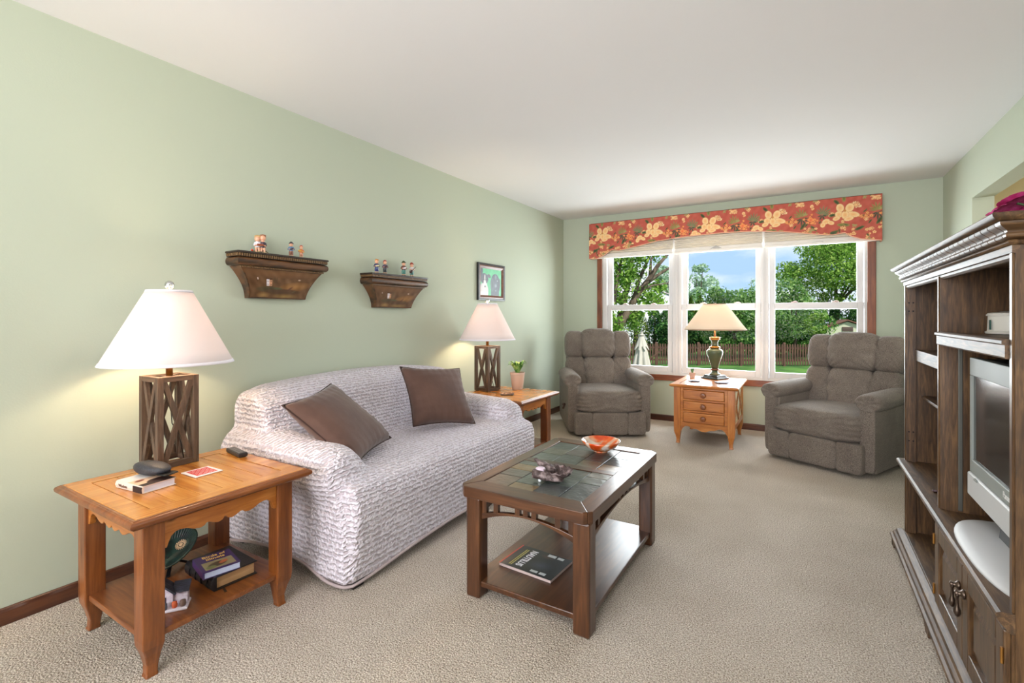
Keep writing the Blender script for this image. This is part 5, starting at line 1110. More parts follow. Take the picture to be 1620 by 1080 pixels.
# ------------------------------------------------------------------ entertainment cabinet
def cabinet():
    t = thing('entertainment_center', 'large antique oak entertainment cabinet with carved crown on the right wall', 'cabinet', (3.40, 2.41, 0))
    xf, xb, y0, y1 = 3.10, 3.695, 1.645, 3.172; zt = 1.385; yd = 2.428
    ok, okh = oak('z'), oak('y'); okx = oak('x')
    def Pt(nm, mb, m=None, **k):
        k.setdefault('bev', .002); par = k.pop('par', t); o = part(nm, mb, m or ok, t, W=True, **k) if par is t else part(nm, mb, m or ok, par, **k)
        if par is not t: o.data.transform(Matrix.Translation(-Vector(t.location)-Vector(par.location)))
        return o
    Pt('side_panel', MB().box(xf+.02, xb, y0, y0+.022, .08, zt)); Pt('side_panel', MB().box(xf+.02, xb, y1-.022, y1, .08, zt))
    Pt('back_panel', MB().box(xb-.012, xb, y0+.022, y1-.022, .08, zt)); Pt('divider', MB().box(xf+.02, xb-.012, yd-.012, yd+.012, .10, zt-.01))
    Pt('top_panel', MB().box(xf+.005, xb-.002, y0+.002, y1-.002, zt-.005, zt+.042), okh)
    # face frame
    st = [(0, 0), (0, 0)]
    def stile(nm, ya, yb, za, zb, th=.022): Pt(nm, MB().loops([[(xf+th, ya, z), (xf+th, yb, z), (xf+.004, yb, z), (xf+.004, yb-.006, z), (xf, yb-.010, z), (xf, ya+.010, z), (xf+.004, ya+.006, z), (xf+.004, ya, z)] for z in (za, zb)]), bev=0)
    stile('stile', y1-.045, y1-.0225, .106, 1.36, .042); Pt('stile_edge', MB().box(xf+.002, xf+.02, y1-.0225, y1, .10, 1.36)); stile('stile', y0, y0+.036, .10, 1.36); stile('stile', yd-.016, yd+.016, .10, 1.35)
    Pt('frieze_rail', MB().loops([[(xf+.022, y, 1.338), (xf+.010, y, 1.338), (xf+.004, y, 1.344), (xf+.004, y, 1.352), (xf-.002, y, 1.354), (xf-.002, y, 1.392), (xf+.021, y, 1.392)] for y in (y0+.001, y1-.001)]), okh, bev=0)
    # crown moulding wrapped on three sides
    def wrap(nm, prof, m=okh, **k):
        rg = []
        for z, o_ in prof: rg.append([(xb, y0-o_, z), (xf-o_, y0-o_, z), (xf-o_, y1+o_, z), (xb, y1+o_, z)])
        return Pt(nm, MB().loops(rg), m, bev=0, **k)
    wrap('crown_cap', [(1.4285, .030), (1.430, .038), (1.434, .044), (1.438, .048), (1.444, .050), (1.448, .046), (1.449, .040)], auto=40)
    wrap('crown_core', [(1.382, .003), (1.400, .006), (1.412, .010), (1.420, .016), (1.429, .026)], mat('recess_shade', (44, 28, 18), .6))  # dark core: shade in the gaps between dentils put into its colour
    wrap('crown_bead', [(1.372, .003), (1.374, .009), (1.379, .012), (1.384, .009), (1.386, .004)], auto=60)
    n = 27; pit = (y1-y0-.016)/n
    dz_ = np.linspace(1.386, 1.4275, 15); dprof = list(zip(dz_.tolist(), np.interp(dz_, [1.386, 1.389, 1.393, 1.398, 1.402, 1.406, 1.411, 1.417, 1.422, 1.4275], [.006, .014, .018, .018, .014, .0145, .020, .028, .032, .032]).tolist()))
    for i in range(n):
        ya = y0+.008+i*pit+.0026; yb = ya+pit-.0052
        Pt('dentil', MB().loops([[(xf+.0, y, 1.386)]+[(xf-o_, y, z) for z, o_ in dprof]+[(xf, y, 1.4275)] for y in (ya, yb)]), okh, bev=0, auto=50)
    for yc, sg in ((y0, -1), (y1, 1)):
        rg = [[(xb, yc+sg*o_, z), (xf-o_, yc+sg*o_, z), (xf-o_, yc-sg*.006, z), (xf+.02, yc-sg*.006, z), (xf+.02, yc-sg*.02, z), (xb, yc-sg*.02, z)] for z, o_ in dprof]
        Pt('crown_return', MB().loops(rg), okx, bev=0, auto=50)
    # near bay: deep shelf
    Pt('bay_shelf', MB().box(xf+.004, xb-.012, y0+.022, yd-.012, 1.108, 1.134), okh)
    Pt('shelf_front', MB().loops([[(xf+.03, y, 1.090), (xf-.004, y, 1.090), (xf-.006, y, 1.094), (xf-.006, y, 1.124), (xf-.012, y, 1.128), (xf-.012, y, 1.136), (xf-.004, y, 1.140), (xf+.03, y, 1.138)] for y in (y0+.036, yd-.010)]), okh, bev=0)
    # far column shelves
    Pt('column_shelf', MB().box(xf+.05, xb-.012, yd+.012, y1-.022, 1.005, 1.027), okh)
    Pt('column_shelf_front', MB().box(xf+.036, xf+.05, yd+.012, y1-.024, .977, 1.031), okh); Pt('column_shelf', MB().box(xf+.068, xb-.012, yd+.012, y1-.022, .786, .799), okh)
    # counter and mid moulding
    Pt('counter', MB().box(xf+.0, xb-.012, y0+.022, y1-.022, .440, .464), okh)
    rg = []
    for z, o_ in [(.418, .002), (.420, .010), (.428, .012), (.434, .018), (.442, .024), (.450, .030), (.458, .032), (.464, .030), (.468, .022)]:
        rg.append([(xb, y0-o_*.4, z), (xf-o_, y0-o_*.4, z), (xf-o_, y1+o_*.3, z), (xb, y1+o_*.3, z)])
    # open ledge moulding: front strip only
    Pt('counter_moulding', MB().loops([[(xf+.02, y, .418)]+[(xf-o_, y, z) for z, o_ in [(.418, .002), (.420, .010), (.428, .012), (.434, .018), (.442, .024), (.450, .030), (.458, .032), (.464, .030), (.468, .022)]]+[(xf+.02, y, .468)] for y in (y0+.001, y1-.001)]), okh, bev=0)
    Pt('bottom_board', MB().box(xf+.0, xb-.012, y0+.022, y1-.022, .085, .105), okh)
    # plinth and feet
    bp = [(.045, .048), (.052, .052), (.060, .050), (.066, .042), (.074, .038), (.082, .030), (.092, .026), (.100, .014), (.104, .004)]
    rg = []
    Pt('base_moulding', MB().loops([[(xf+.04, y0-.01, z) if False else (xf+.05, y0-o_*.5, z), (xf-o_, y0-o_*.5, z), (xf-o_, y1+o_, z), (xf+.05, y1+o_, z)] for z, o_ in bp]), okh, bev=0)
    uu = np.linspace(0, 1, 26)
    def bracket(nm, ya, yb):
        ys = ya+uu*(yb-ya); lo = np.clip(.052*np.maximum(0, (uu-.28)/.72)**.6*(1+.22*np.sin(uu*19)), 0, .05)
        if yb < ya: ys = ys[::-1]; lo = lo[::-1]
        Pt(nm, MB().prism(strip(ys, lo, np.full_like(ys, .05)), lambda a, b_, q: (q, a, b_), xf-.044, xf-.02), okh, bev=0)
    bracket('bracket_foot', y1+.045, y1-.17); bracket('bracket_foot', y0-.02, y0+.19); bracket('bracket_foot', yd-.09, yd+.10)
    # end bracket feet
    xs = xf-.044+uu*.25; lo = np.clip(.052*np.maximum(0, (uu-.28)/.72)**.6, 0, .05)
    Pt('bracket_foot', MB().prism(strip(xs, lo, np.full_like(xs, .05)), lambda a, b_, q: (a, q, b_), y1+.02, y1+.044), okx, bev=0)
    Pt('plinth', MB().box(xf, xb, y0+.01, y1-.01, .048, .086), okh)
    # doors
    ys_ = [(2.040, 2.414), (1.668, 2.036)]
    for k, (ya, yb) in enumerate(ys_):
        za, zb = .110, .415; fw = .058; e = MB()
        for a, b_, c, d_ in ((ya, ya+fw, za, zb), (yb-fw, yb, za, zb), (ya+fw, yb-fw, za, za+fw), (ya+fw, yb-fw, zb-fw, zb)): e.box(xf-.012, xf+.008, a, b_, c, d_)
        dr = Pt('door', e, ok, bev=.004)
        a, b_, c, d_ = ya+fw, yb-fw, za+fw, zb-fw
        Pt('raised_panel', MB().loops([[(xf+o_, a+i, c+i), (xf+o_, b_-i, c+i), (xf+o_, b_-i, d_-i), (xf+o_, a+i, d_-i)] for o_, i in ((.010, 0), (.004, 0), (.004, .012), (-.006, .034), (-.006, .05))]), ok, par=dr, bev=0)
        hy = ya+.028 if k == 0 else yb-.028; pm = mat('antique_pewter', (96, 82, 72), .3, metal=.9)
        hb = MB().lathe([(.0, 0), (.014, 0), (.015, .004), (.009, .009), (.005, .016), (.009, .022), (.0, .026)], 16)
        h = part('handle', hb, pm, dr, smooth=True); h.rotation_euler = (0, -PI/2, 0); h.location = Vector((xf-.012, hy, .335))-Vector(t.location)
        db = MB().lathe([(0, 0), (.006, .002), (.010, .012), (.009, .022), (.005, .034), (.004, .060), (.006, .064), (.006, .072), (0, .075)], 14); h2 = part('drop_pull', db, pm, dr, smooth=True); h2.location = Vector((xf-.030, hy, .262))-Vector(t.location)
        hg = yb-.001 if k == 0 else ya+.001
        for zz in (.16, .35): hh = part('hinge', MB().lathe([(.004, 0), (.004, .04)], 8), brass, dr); hh.location = Vector((xf-.014, hg, zz-.02))-Vector(t.location)
    # pocket door track and lower frame
    Pt('door_track', MB().box(xf+.055, xf+.068, yd-.018, yd-.012, .47, 1.085), mat('grey_track', (96, 96, 90), .4, metal=.6))
    for z in (1.266, 1.224, .615, .570):
        for x in (.014, .031): Pt('screw_hole', MB().loops([[(xf+x+.004*math.cos(q), y, z+.004*math.sin(q)) for q in np.linspace(0, 2*PI, 9)[:-1]] for y in (y1-.0460, y1-.0440)]), mat('hole_dark', (24, 18, 14), .8), bev=0)
cabinet()
# television
tv = thing('television', 'silver flat television on a pale oval foot inside the oak cabinet', 'television', (3.24, 1.985, .464))
sil = mat('tv_silver', (134, 140, 136), .5); sil2 = mat('tv_pale_silver', (196, 197, 198), .5); scr = mat('tv_screen', (10, 12, 13), .12, spec=.6, coat=.3)
tx, ya, yb, za, zb = 3.16, 1.685, 2.288, .571, 1.054
part('housing', MB().box(tx+.02, tx+.10, ya+.005, yb-.005, za+.005, zb-.004).rects(tx+.08, tx+.15, ya+.09, yb-.09, [(za+.08, .0), (zb-.08, 0)]), mat('tv_back', (54, 56, 58), .5), tv, W=True, bev=.008)
part('bezel', MB().box(tx, tx+.025, ya, yb, zb-.062, zb).box(tx, tx+.025, ya, ya+.022, .655, zb-.062).box(tx, tx+.025, yb-.022, yb, .655, zb-.062).box(tx, tx+.025, ya+.022, yb-.022, .655, .702), sil, tv, W=True, bev=.003)
part('speaker_panel', MB().rects(tx-.006, tx+.03, ya, yb, [(za, .006), (za+.006, 0), (.650, 0), (.655, .004)]), sil2, tv, W=True, bev=.002)
part('screen', MB().box(tx+.006, tx+.02, ya+.022, yb-.022, .702, zb-.062), scr, tv, W=True)
text_mesh('Panasonic', .026, mat('pale_lettering', (226, 226, 226), .4), tv, (tx-.0008, 1.90, .678), (PI/2, 0, -PI/2), bold=True)
part('power_button', MB().box(tx-.010, tx-.005, 2.17, 2.20, .645, .652), sil, tv, W=True, bev=.001)
K_ = 44; rg = []
def sq_(a, ax, ay): c, s = math.cos(a), math.sin(a); return (math.copysign(abs(c)**.75, c)*ax, math.copysign(abs(s)**.75, s)*ay)
for z, f_ in ((0, .985), (.003, 1), (.008, .99), (.014, .93), (.020, .80), (.026, .55), (.032, .3), (.034, .12)): rg.append([(3.235+sq_(2*PI*j/K_, .150*f_, 0)[0], 2.0+sq_(2*PI*j/K_, 0, .335*f_)[1], .466+z) for j in range(K_)])
part('stand_foot', MB().loops(rg), sil2, tv, W=True, smooth=True)
part('stand_neck', MB().rects(3.19, 3.27, 1.86, 2.12, [(.485, 0), (.585, .01)]), mat('tv_back', (54, 56, 58), .5), tv, W=True, bev=.006)
# things in and on the cabinet
t = thing('lidded_canister', 'white lidded canister with knob on the cabinet\'s upper shelf', 'canister', (3.315, 2.47, 1.134))
t.location = (3.300, 2.50, 1.134); porc = mat('white_porcelain', (226, 222, 212), .3, coat=.3)
part('body', MB().lathe([(.0, 0), (.073, 0), (.074, .006), (.068, .010), (.066, .062), (.0, .062)], 36), porc, t, smooth=False, auto=40)
part('lid', MB().lathe([(.070, .062), (.071, .066), (.066, .072), (.03, .078), (0, .079)], 36), porc, t, auto=40); part('lid_knob', MB().lathe([(.006, .077), (.006, .082), (.011, .087), (.009, .093), (0, .095)], 18), porc, t, smooth=True)
part('dotted_band', MB().lathe([(.0672, .020), (.0675, .022), (.0672, .023)], 36, cap=False), mat('grey_band', (120, 116, 110), .5), t)
part('green_panel', MB().box(-.012, .012, -.071, -.067, .014, .048).box(-.069, -.066, -.07+.04, -.03+.01, .014, .048), mat('green_enamel', (40, 84, 74), .4), t)
t.location = (3.285, 2.335, 1.137)
t = thing('keepsake_box', 'small grey box on the cabinet counter behind the divider', 'box', (3.34, 2.56, .464)); 
part('box_body', MB().rects(-.04, .04, -.05, .05, [(0, .002), (.003, 0), (.10, 0)]), mat('grey_card', (150, 140, 130), .7), t, bev=.002); part('box_lid', MB().rects(-.043, .043, -.053, .053, [(.09, 0), (.118, 0), (.12, .002)]), mat('grey_card_dark', (128, 118, 110), .7), t, bev=.002)
t = thing('pen', 'slim dark pen lying on the cabinet counter in the far column', 'pen', (3.165, 2.66, .464), .5); part('pen_body', MB().tube([(-.05, 0, .005), (.045, 0, .005), (.055, 0, .004)], [.005, .005, .002], 8), mat('plum_plastic', (70, 44, 50), .3), t, smooth=True); part('pen_clip', MB().box(-.045, -.01, -.001, .001, .009, .0105), chrome, t)
t = thing('wooden_strap', 'curved tan wooden strip lying in the cabinet\'s open lower compartment', 'strip', (3.25, 2.60, .105), -.25)
part('strip_blade', MB().loops([[(x, y-w_, z), (x, y+w_, z), (x, y+w_, z+.004), (x, y-w_, z+.004)] for x, y, z, w_ in ((-.02, .14, .070, .030), (-.02, .10, .045, .032), (-.015, .06, .018, .028), (-.01, .02, .004, .020), (0, -.06, .001, .014), (.01, -.14, .001, .013))]), mat('tan_wood_strip', (164, 108, 62), .4), t, auto=40)
# silk flowers on top
t = thing('silk_flowers', 'magenta silk flowers lying on top of the oak cabinet', 'flowers', (3.17, 1.90, 1.449))
pet = mat('magenta_petal', (176, 40, 104), .6, c2=(206, 80, 144), nscale=40); pet2 = mat('crimson_petal', (134, 16, 44), .6, c2=(170, 40, 80), nscale=40)
R_ = np.random.RandomState(4)
for (fx_, fy_, fz_, fr_, mm) in ((0, -.03, .075, .068, pet), (-.015, .055, .055, .052, pet), (.05, -.13, .09, .07, pet), (-.03, .115, .035, .036, pet2), (-.03, -.13, .06, .062, pet), (.07, .04, .07, .065, pet)):
    hd = MB()
    for ring, (cnt, lr, el) in enumerate(((14, 1.0, .15), (12, .82, .55), (9, .58, .95), (6, .34, 1.3))):
        for k in range(cnt):
            a = 2*PI*k/cnt+ring*.4; L_ = fr_*lr*.85; w_ = fr_*.27; ce, se = math.cos(el), math.sin(el); rows = []
            for q in (0, .35, .65, .85, .95, 1.0):
                rr = L_*q; ww = w_*(.35+.65*math.sin(PI*min(1, q*.72)))*math.sqrt(max(0, 1-q**6))+.0006; zz = rr*se-.25*L_*q*q*(1-ring*.15); rad = rr*ce
                rows.append([(rad*math.cos(a)-ww*math.sin(a), rad*math.sin(a)+ww*math.cos(a), zz+ww*.3), (rad*math.cos(a), rad*math.sin(a), zz), (rad*math.cos(a)+ww*math.sin(a), rad*math.sin(a)-ww*math.cos(a), zz+ww*.3)])
            hd.loops(rows, cap=False, close=False)
    o = part('flower_head', hd, mm, t, smooth=True); o.location = (fx_, fy_, fz_*.75); o.rotation_euler = (R_.uniform(-.4, .4), R_.uniform(-.5, -.1), 0)
    s_ = part('stem', MB().tube([(0, 0, 0), (.03, .01, -fz_*.4), (.06, .03, -fz_*.75+.005)], .003, 6), mat('stem_green', (60, 84, 44), .6), o)
    s_.rotation_euler = (0, 0, 0)
# ------------------------------------------------------------------ garden beyond the window
GZ = -1.24
grass = mat('lawn_grass', (46, 88, 28), .95, c2=(86, 130, 44), nscale=1.2, nw=(.35, .65), bump=.8, bscale=40, bdist=.03)
struct('lawn', MB().box(-45, 45, YB+.16, 75, GZ-.2, GZ), grass)
def island_leaf(name, c1, c2, c3, tr=.35):
    if name in MATS: return MATS[name]
    m, n, b, o = newmat(name); L = n.links.new; g = N(n, 'ShaderNodeNewGeometry'); r = N(n, 'ShaderNodeValToRGB'); e = r.color_ramp.elements
    e[0].color = rgba(c1); e[1].color = rgba(c3); x = e.new(.5); x.color = rgba(c2); L(g.outputs['Random Per Island'], r.inputs[0]); n.nodes.remove(b)
    d = N(n, 'ShaderNodeBsdfDiffuse'); t_ = N(n, 'ShaderNodeBsdfTranslucent'); x2 = N(n, 'ShaderNodeMixShader'); x2.inputs[0].default_value = tr
    L(r.outputs[0], d.inputs['Color']); L(r.outputs[0], t_.inputs['Color']); L(d.outputs[0], x2.inputs[1]); L(t_.outputs[0], x2.inputs[2]); L(x2.outputs[0], o.inputs[0]); MATS[name] = m; return m
LF = {'fresh': island_leaf('fresh_leaves', (72, 112, 44), (118, 160, 66), (180, 206, 110), .5), 'mid': island_leaf('mid_leaves', (52, 92, 44), (92, 138, 66), (160, 192, 112), .45),
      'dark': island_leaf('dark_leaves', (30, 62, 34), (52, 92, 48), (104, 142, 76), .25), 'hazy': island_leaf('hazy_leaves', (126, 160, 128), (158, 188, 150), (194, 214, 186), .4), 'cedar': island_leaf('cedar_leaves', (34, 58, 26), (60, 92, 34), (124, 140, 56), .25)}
bark = mat('bark', (70, 58, 48), .95, c2=(104, 90, 76), nscale=14, bump=.9, bscale=20, bdist=.02, stretch=(1, 1, .3))
def leaves_mesh(name, pts, nrm, size, m, parent, asp=.55):
    n = len(pts); r1_ = RNG.normal(size=(n, 3)); nn = nrm+r1_*.7; nn /= np.linalg.norm(nn, axis=1)[:, None]; a = np.cross(nn, RNG.normal(size=(n, 3))); a /= np.linalg.norm(a, axis=1)[:, None]; b_ = np.cross(nn, a)
    s = size*RNG.uniform(.6, 1.35, (n, 1)); bend = nn*s*.18
    V = np.stack([pts-a*s, pts+b_*s*asp+bend, pts+a*s, pts-b_*s*asp+bend], 1).reshape(-1, 3)
    me = bpy.data.meshes.new(name); me.vertices.add(4*n); me.vertices.foreach_set('co', V.astype(np.float32).ravel()); me.loops.add(4*n); me.loops.foreach_set('vertex_index', np.arange(4*n, dtype=np.int32)); me.polygons.add(n)
    me.polygons.foreach_set('loop_start', np.arange(0, 4*n, 4, dtype=np.int32)); me.update(calc_edges=True); me.validate()
    o = bpy.data.objects.new(name, me); me.materials.append(m); COL.objects.link(o); o.parent = parent; o['kind'] = 'stuff'; return o
def blobs(c, r, k, sub, seed):
    """cluster centres spread over an ellipsoid"""
    R_ = np.random.RandomState(seed); v = R_.normal(size=(k, 3)); v /= np.linalg.norm(v, axis=1)[:, None]; q = R_.uniform(.35, .95, (k, 1))**.6
    return np.array(c)+v*q*np.array(r), np.min(r)*sub*R_.uniform(.7, 1.3, k)
def tree(name, label, base, crown_c, r, n, size, m, k=26, sub=.38, seed=1, trunk=.12, limbs=5, group=None, cat='tree'):
    t = thing(name, label, cat, base, 0, group); B = np.array(base); cc, cr_ = blobs(np.array(crown_c)-B, r, k, sub, seed); R_ = np.random.RandomState(seed+50)
    ii = R_.randint(0, k, n); v = R_.normal(size=(n, 3)); v /= np.linalg.norm(v, axis=1)[:, None]; q = R_.uniform(.45, 1.0, (n, 1))**.5
    pts = cc[ii]+v*q*cr_[ii][:, None]*np.array([1, 1, .8]); leaves_mesh('foliage', pts, v+np.array([0, 0, .4]), size, m, t)
    tp = Vector((np.array(crown_c)-B).tolist()); mb = MB().tube([(0, 0, 0), tuple(tp*.45+Vector((.06, .03, 0))), tuple(tp*.8)], [trunk, trunk*.75, trunk*.4], 8)
    for i in range(limbs):
        e_ = Vector(cc[i].tolist()); mb.tube([tuple(tp*.55), tuple(tp*.6*.5+e_*.5), tuple(e_)], [trunk*.4, trunk*.28, trunk*.12], 6)
    part('trunk', mb, bark, t, smooth=True); return t
def conifer(label, base, h, r, m, n=2600, size=.07, seed=1, group='columnar cedars in the garden'):
    t = thing('cedar', label, 'tree', base, 0, group); R_ = np.random.RandomState(seed); q = R_.uniform(0, 1, n)**.8; a = R_.uniform(0, 2*PI, n)
    rad = r*np.clip(np.sin(PI*np.clip(q*.86+.14, 0, 1))**.7, 0, 1)*(1+.16*np.sin(a*5+q*17)+.10*R_.normal(size=n)); pts = np.stack([rad*np.cos(a), rad*np.sin(a), q*h], 1)
    leaves_mesh('foliage', pts, np.stack([np.cos(a), np.sin(a), .3+0*a], 1), size, m, t, .4); part('trunk', MB().tube([(0, 0, 0), (0, 0, h*.9)], [r*.35, .02], 6), bark, t); return t
# leaning tree left
t = thing('tree', 'leaning tree with bare forked limbs and bright leaves in the left window', 'tree', outp(945, 11, GZ)); B = np.array(t.location)
def q_(px, py, dd): p = np.array(outp(px, dd, rowz(py, dd)))-B; return tuple(p)
part('trunk', MB().tube([(0, 0, 0), q_(957, 560, 11), q_(974, 525, 11), q_(990, 498, 11), q_(1008, 466, 11), q_(1028, 440, 11), q_(1042, 418, 11), q_(1062, 396, 11)], [.17, .13, .115, .09, .075, .06, .045, .025], 9), bark, t, smooth=True)
part('limb', MB().tube([q_(978, 520, 11), q_(983, 488, 11.2), q_(994, 450, 11.3), q_(1000, 410, 11.4), q_(1012, 380, 11.4)], [.09, .075, .06, .045, .03], 8), bark, t, smooth=True)
part('limb', MB().tube([q_(962, 548, 11), q_(966, 500, 10.8), q_(975, 450, 10.7), q_(984, 405, 10.6)], [.08, .06, .045, .03], 8), bark, t, smooth=True)
part('limb', MB().tube([q_(1020, 450, 11), q_(1045, 432, 11.1), q_(1075, 414, 11.2)], [.05, .035, .015], 8), bark, t, smooth=True)
part('limb', MB().tube([q_(1000, 480, 11), q_(1012, 440, 10.9), q_(1030, 400, 10.8), q_(1055, 370, 10.8)], [.05, .04, .03, .02], 8), bark, t, smooth=True)
for a_, b_, c_ in (((975, 525), (958, 470), (948, 400)), ((1008, 466), (1030, 452), (1060, 447)), ((994, 450), (975, 420), (968, 385)), ((1028, 440), (1030, 410), (1046, 385)), ((990, 498), (1008, 492), (1028, 484))):
    part('twig', MB().tube([q_(*a_, 11), q_(*b_, 11.05), q_(*c_, 11.1)], [.04, .025, .01], 6), bark, t, smooth=True)
cs = [(965, 420, .42), (975, 470, .42), (985, 400, .45), (1000, 430, .38), (1012, 400, .42), (1035, 392, .36), (985, 440, .45), (1000, 495, .32), (1022, 470, .34), (1040, 455, .26), (962, 500, .36), (960, 380, .45), (1010, 370, .45), (1050, 375, .40), (1030, 485, .22), (975, 520, .25), (945, 440, .5), (940, 490, .5), (1075, 365, .4), (955, 540, .28), (930, 400, .6), (1005, 512, .2), (1042, 476, .18), (960, 465, .3)]
pp = []; nn_ = []
for px, py, r_ in cs:
    c = np.array(q_(px, py, 11+RNG.uniform(-.6, .6))); n_ = int(900*r_); v = RNG.normal(size=(n_, 3)); v /= np.linalg.norm(v, axis=1)[:, None]; pp.append(c+v*RNG.uniform(.2, 1, (n_, 1))*r_); nn_.append(v)
leaves_mesh('foliage', np.concatenate(pp), np.concatenate(nn_)+np.array([0, 0, .5]), .046, LF['fresh'], t)
# centre and right trees
def T(name, label, px, py, rx, ry, dd, n, size, m, seed, trunk=.12, k=26, sub=.38, group=None, bx=0):
    r = rx/F_PX*dd; h = ry/F_PX*dd; c = outp(px, dd, rowz(py, dd)); b_ = outp(px+bx, dd, GZ); return tree(name, label, b_, c, (r, r*.8, h), n, size, LF[m], k, sub, seed, trunk, group=group)
T('tree', 'rounded leafy tree filling the middle window behind the fence', 1160, 492, 52, 62, 26, 8500, .082, 'mid', 3, k=34, sub=.42)
T('tree', 'broad green tree left in the right-hand window, behind the fence', 1256, 500, 46, 52, 27.5, 7500, .082, 'mid', 5, k=30, sub=.42)
T('tree', 'tall bright tree across the top of the right-hand window', 1322, 425, 78, 62, 33, 15000, .10, 'fresh', 7, .22, k=46, sub=.36)
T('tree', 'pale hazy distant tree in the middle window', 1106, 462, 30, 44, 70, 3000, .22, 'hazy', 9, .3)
T('tree', 'small bright yellow-green sapling beside the shed', 1292, 515, 16, 22, 24.8, 1200, .07, 'fresh', 11, .05)
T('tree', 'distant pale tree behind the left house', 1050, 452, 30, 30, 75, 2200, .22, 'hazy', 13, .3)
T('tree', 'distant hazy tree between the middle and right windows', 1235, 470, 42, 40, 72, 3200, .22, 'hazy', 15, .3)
# shade row behind the fence
for i, (px, py, rx, ry) in enumerate(((1075, 528, 30, 34), (1122, 530, 30, 30), (1172, 532, 30, 30), (1222, 530, 30, 32), (1262, 532, 30, 30), (1385, 500, 40, 50), (930, 520, 35, 45))):
    lab = ['dark shrub behind the fence, between the left and middle windows', 'dark shrub behind the fence, left part of middle window', 'dark shrub behind the fence, right part of middle window', 'dark shrub behind the fence, left edge of right window', 'dark shrub behind the fence near the shed', 'dark shrub right of the shed', 'dark shrub far left behind the leaning tree'][i]
    T('shrub', lab, px, py, rx, ry, 29, 3600, .085, 'dark', 20+i, .08, k=16, sub=.5, group='dark shrubs along the fence')
for i, (px, top, hw, dd, m, lab) in enumerate(((968, 498, 15, 30, 'cedar', 'columnar cedar at the left edge of the left window'), (1006, 484, 18, 30, 'cedar', 'yellow-green columnar cedar in the middle of the left window'), (1036, 484, 12, 31, 'dark', 'dark columnar cedar behind the closed patio umbrella'), (1054, 487, 13, 30, 'dark', 'dark columnar cedar at the right edge of the left window'),
        (1093, 470, 7, 40, 'cedar', 'small far cedar, left one of a pair in the middle window'), (1107, 465, 8, 40, 'cedar', 'small far cedar, right one of a pair in the middle window'), (1303, 462, 14, 34, 'cedar', 'slender cedar left of the shed roof'), (1322, 484, 14, 33, 'dark', 'dark cedar right behind the shed peak'), (1350, 486, 10, 34, 'dark', 'dark cedar at the right edge of the right window'))):
    h = rowz(top, dd)-GZ; conifer(lab, outp(px, dd, GZ), h, hw/F_PX*dd, LF[m], 3000, .07 if dd < 35 else .1, 40+i)
# far hedge row closing the horizon
HL = ['soft green far tree left of the window view', 'soft green far tree behind the left window edge', 'soft green far tree behind the left window cedars', 'soft green far tree between left and middle windows', 'soft green far tree left in the middle window, far row', 'soft green far tree right in the middle window, far row', 'soft green far tree at the left edge of the right window, far row', 'soft green far tree behind the garden shed, far row', 'soft green far tree right of the shed, far row', 'soft green far tree at the far right end of the row']
for i, px in enumerate((860, 920, 985, 1045, 1110, 1175, 1240, 1310, 1380, 1450)):
    T('hedge_tree', HL[i], px, 510, 33, 22, 60+4*(i%2), 2200, .24, 'mid', 60+i, .2, k=14, sub=.5, group='far row of trees')
# picket fence
def fence():
    pA, pB = np.array(outp(880, 24.6, GZ)), np.array(outp(1440, 23.2, GZ)); L_ = np.linalg.norm(pB-pA); u = (pB-pA)/L_; ang = math.atan2(u[1], u[0])
    t = thing('picket_fence', 'brown wooden picket fence crossing the lawn behind the house', 'fence', tuple(pA), ang)
    fm_ = mat('brown_fence', (70, 46, 36), .85, c2=(92, 64, 50), nscale=3); m0 = None; n = int(L_/.122)
    for i in range(n):
        if m0 is None: o = part('picket', MB().loops([[(-.036, y, .06), (.036, y, .06), (.036, y, 1.04), (.012, y, 1.09), (-.012, y, 1.09), (-.036, y, 1.04)] for y in (-.01, .01)]), fm_, t); m0 = o
        else: o = m0.copy(); COL.objects.link(o)
        o.location = (i*.122+.06, 0, 0)
    for z in (.24, .84): part('fence_rail', MB().box(0, L_, .012, .05, z, z+.09), fm_, t)
    i = 0; x = .9; p0 = None
    while x < L_:
        if p0 is None: p0 = part('fence_post', MB().rects(-.055, .055, -.02, .09, [(0, 0), (1.13, 0), (1.16, .02)]), fm_, t); o = p0
        else: o = p0.copy(); COL.objects.link(o)
        o.location = (x, 0, 0); x += 2.05
    xg = float((np.array(outp(1026, 24.2))-pA)@u); part('gate_brace', MB().bar((xg, -.02, .26), (xg+.75, -.02, .86), .08, .02, up=(0, 1, 0)), fm_, t)
fence()
# folded patio umbrella
t = thing('patio_umbrella', 'closed off-white patio umbrella seen through the left window', 'umbrella', outp(1015, 12, GZ)); cl = mat('umbrella_canvas', (178, 172, 164), .85)
H_ = rowz(529, 12)-GZ
part('pole', MB().lathe([(.02, 0), (.02, H_+.02)], 12), mat('umbrella_pole', (150, 130, 110), .5), t); part('finial', MB().lathe([(.085, H_-.02), (.07, H_), (.03, H_+.015), (.03, H_+.03), (.045, H_+.05), (.03, H_+.075), (.012, H_+.10), (0, H_+.12)], 16), cl, t, smooth=True)
rg = []
for q in np.linspace(0, 1, 12):
    r_ = .05+.20*q**.8; z = H_-q*1.25; rg.append([((r_*(1+.42*q*math.cos(8*a)))*math.cos(a), (r_*(1+.42*q*math.cos(8*a)))*math.sin(a), z-.10*q*math.cos(8*a)*(q > .95)) for a in np.linspace(0, 2*PI, 65)[:-1]])
part('canopy', MB().loops(rg), cl, t, smooth=True)
rg = []
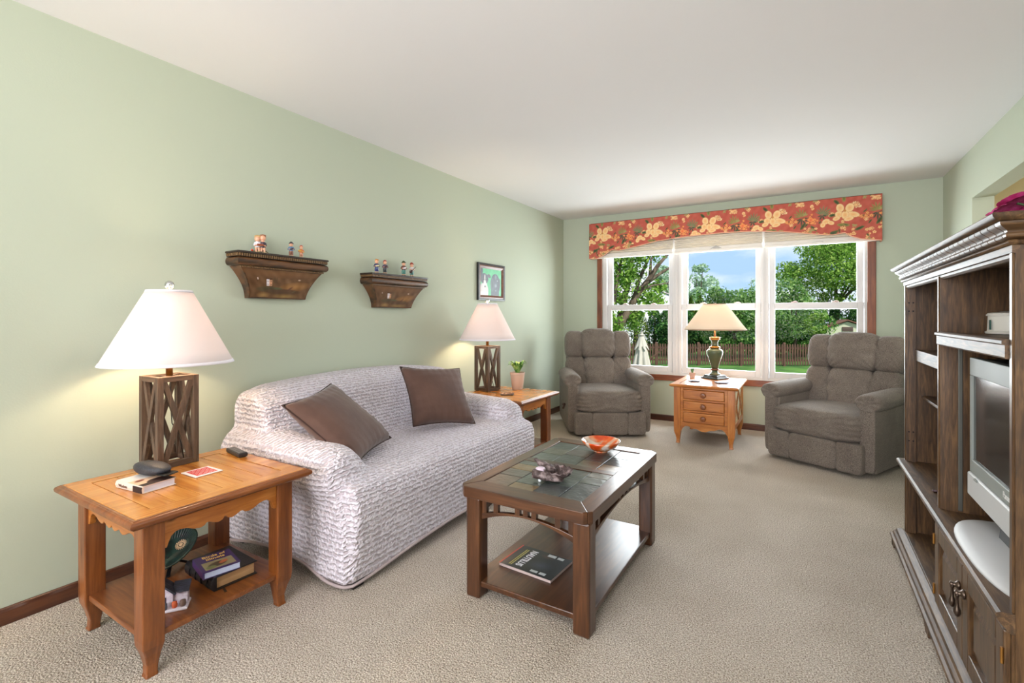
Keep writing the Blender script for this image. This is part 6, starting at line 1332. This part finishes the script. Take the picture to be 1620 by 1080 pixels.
for q in np.linspace(0, 1, 6):
    r_ = .045+.115*q; z = H_+.005-q*.34; rg.append([((r_*(1+.22*q*math.cos(8*a)))*math.cos(a), (r_*(1+.22*q*math.cos(8*a)))*math.sin(a), z-.05*q*math.cos(8*a)) for a in np.linspace(0, 2*PI, 65)[:-1]])
part('vent_flap', MB().loops(rg, cap=False), cl, t, smooth=True)
part('umbrella_base', MB().lathe([(0, 0), (.28, 0), (.28, .05), (.06, .09), (.04, .25), (0, .25)], 24), mat('cast_base', (70, 66, 62), .6), t, auto=40)
# shed
def building(name, label, px, dd, half, eave_row, peak_row, wallc, roofc, deep, vent=None, over=.12):
    P = outp(px, dd, GZ); t = thing(name, label, 'building', P, YAW); he = rowz(eave_row, dd)-GZ; hp = rowz(peak_row, dd)-GZ
    part('walls', MB().loops([[(-half, y, 0), (half, y, 0), (half, y, he), (0, y, hp-.06), (-half, y, he)] for y in (0, deep)]), wallc, t)
    for s in (-1, 1):
        dx, dz = half+over, (hp-he)*(half+over)/half
        part('roof_slope', MB().loops([[(0, y, hp), (s*dx, y, hp-dz), (s*dx, y, hp-dz+.07), (0, y, hp+.07)] for y in (-.14, deep+.14)]), roofc, t)
        part('corner_board', MB().box(min(s*half, s*(half-.09)), max(s*half, s*(half-.09)), -.02, 0, 0, he), mat('shed_trim', (112, 72, 54), .8), t)
    if vent: part('vent', MB().box(vent[0]-.26, vent[0]+.26, -.03, 0, vent[1], vent[1]+.26), mat('vent_dark', (96, 78, 72), .8), t); part('vent_slats', MB().box(vent[0]-.26, vent[0]+.26, -.045, -.03, vent[1]+.05, vent[1]+.08).box(vent[0]-.26, vent[0]+.26, -.045, -.03, vent[1]+.13, vent[1]+.16), mat('vent_dark', (96, 78, 72), .8), t)
    return t
cw_ = mat('cream_siding', (196, 196, 172), .8, bump=.4, bscale=3, stretch=(1, 1, 14)); rb_ = mat('brown_roof', (112, 76, 62), .85)
sh = building('garden_shed', 'cream garden shed with brown roof edge and dark gable vent beyond the fence', 1341, 28, 1.80, 527, 507, cw_, rb_, 2.6, (0, rowz(524, 28)-GZ))
sh.rotation_euler = (0, 0, YAW-.48)
part('gable_mark', MB().box(-.22, .02, -.02, 0, 1.40, 1.47).box(.08, .2, -.02, 0, 1.40, 1.46), mat('mark_dark', (90, 96, 80), .8), sh)
ww_ = mat('white_siding', (222, 224, 232), .8); rp_ = mat('pale_roof', (206, 192, 196), .85, c2=(186, 172, 178), nscale=4)
h1 = building('house', 'white neighbouring house with a pale roof behind the left window trees', 1020, 44, 4.2, 478, 452, ww_, rp_, 9, None, .4)
for x in (-2.6, .9, 2.6):
    f_ = part('window', MB().box(x-.5, x+.5, -.05, 0, 1.0, 2.3), mat('house_trim', (236, 236, 240), .6), h1); part('window_glass', MB().box(x-.42, x+.42, -.06, -.05, 1.08, 2.22), mat('house_glass', (96, 110, 126), .15), f_)
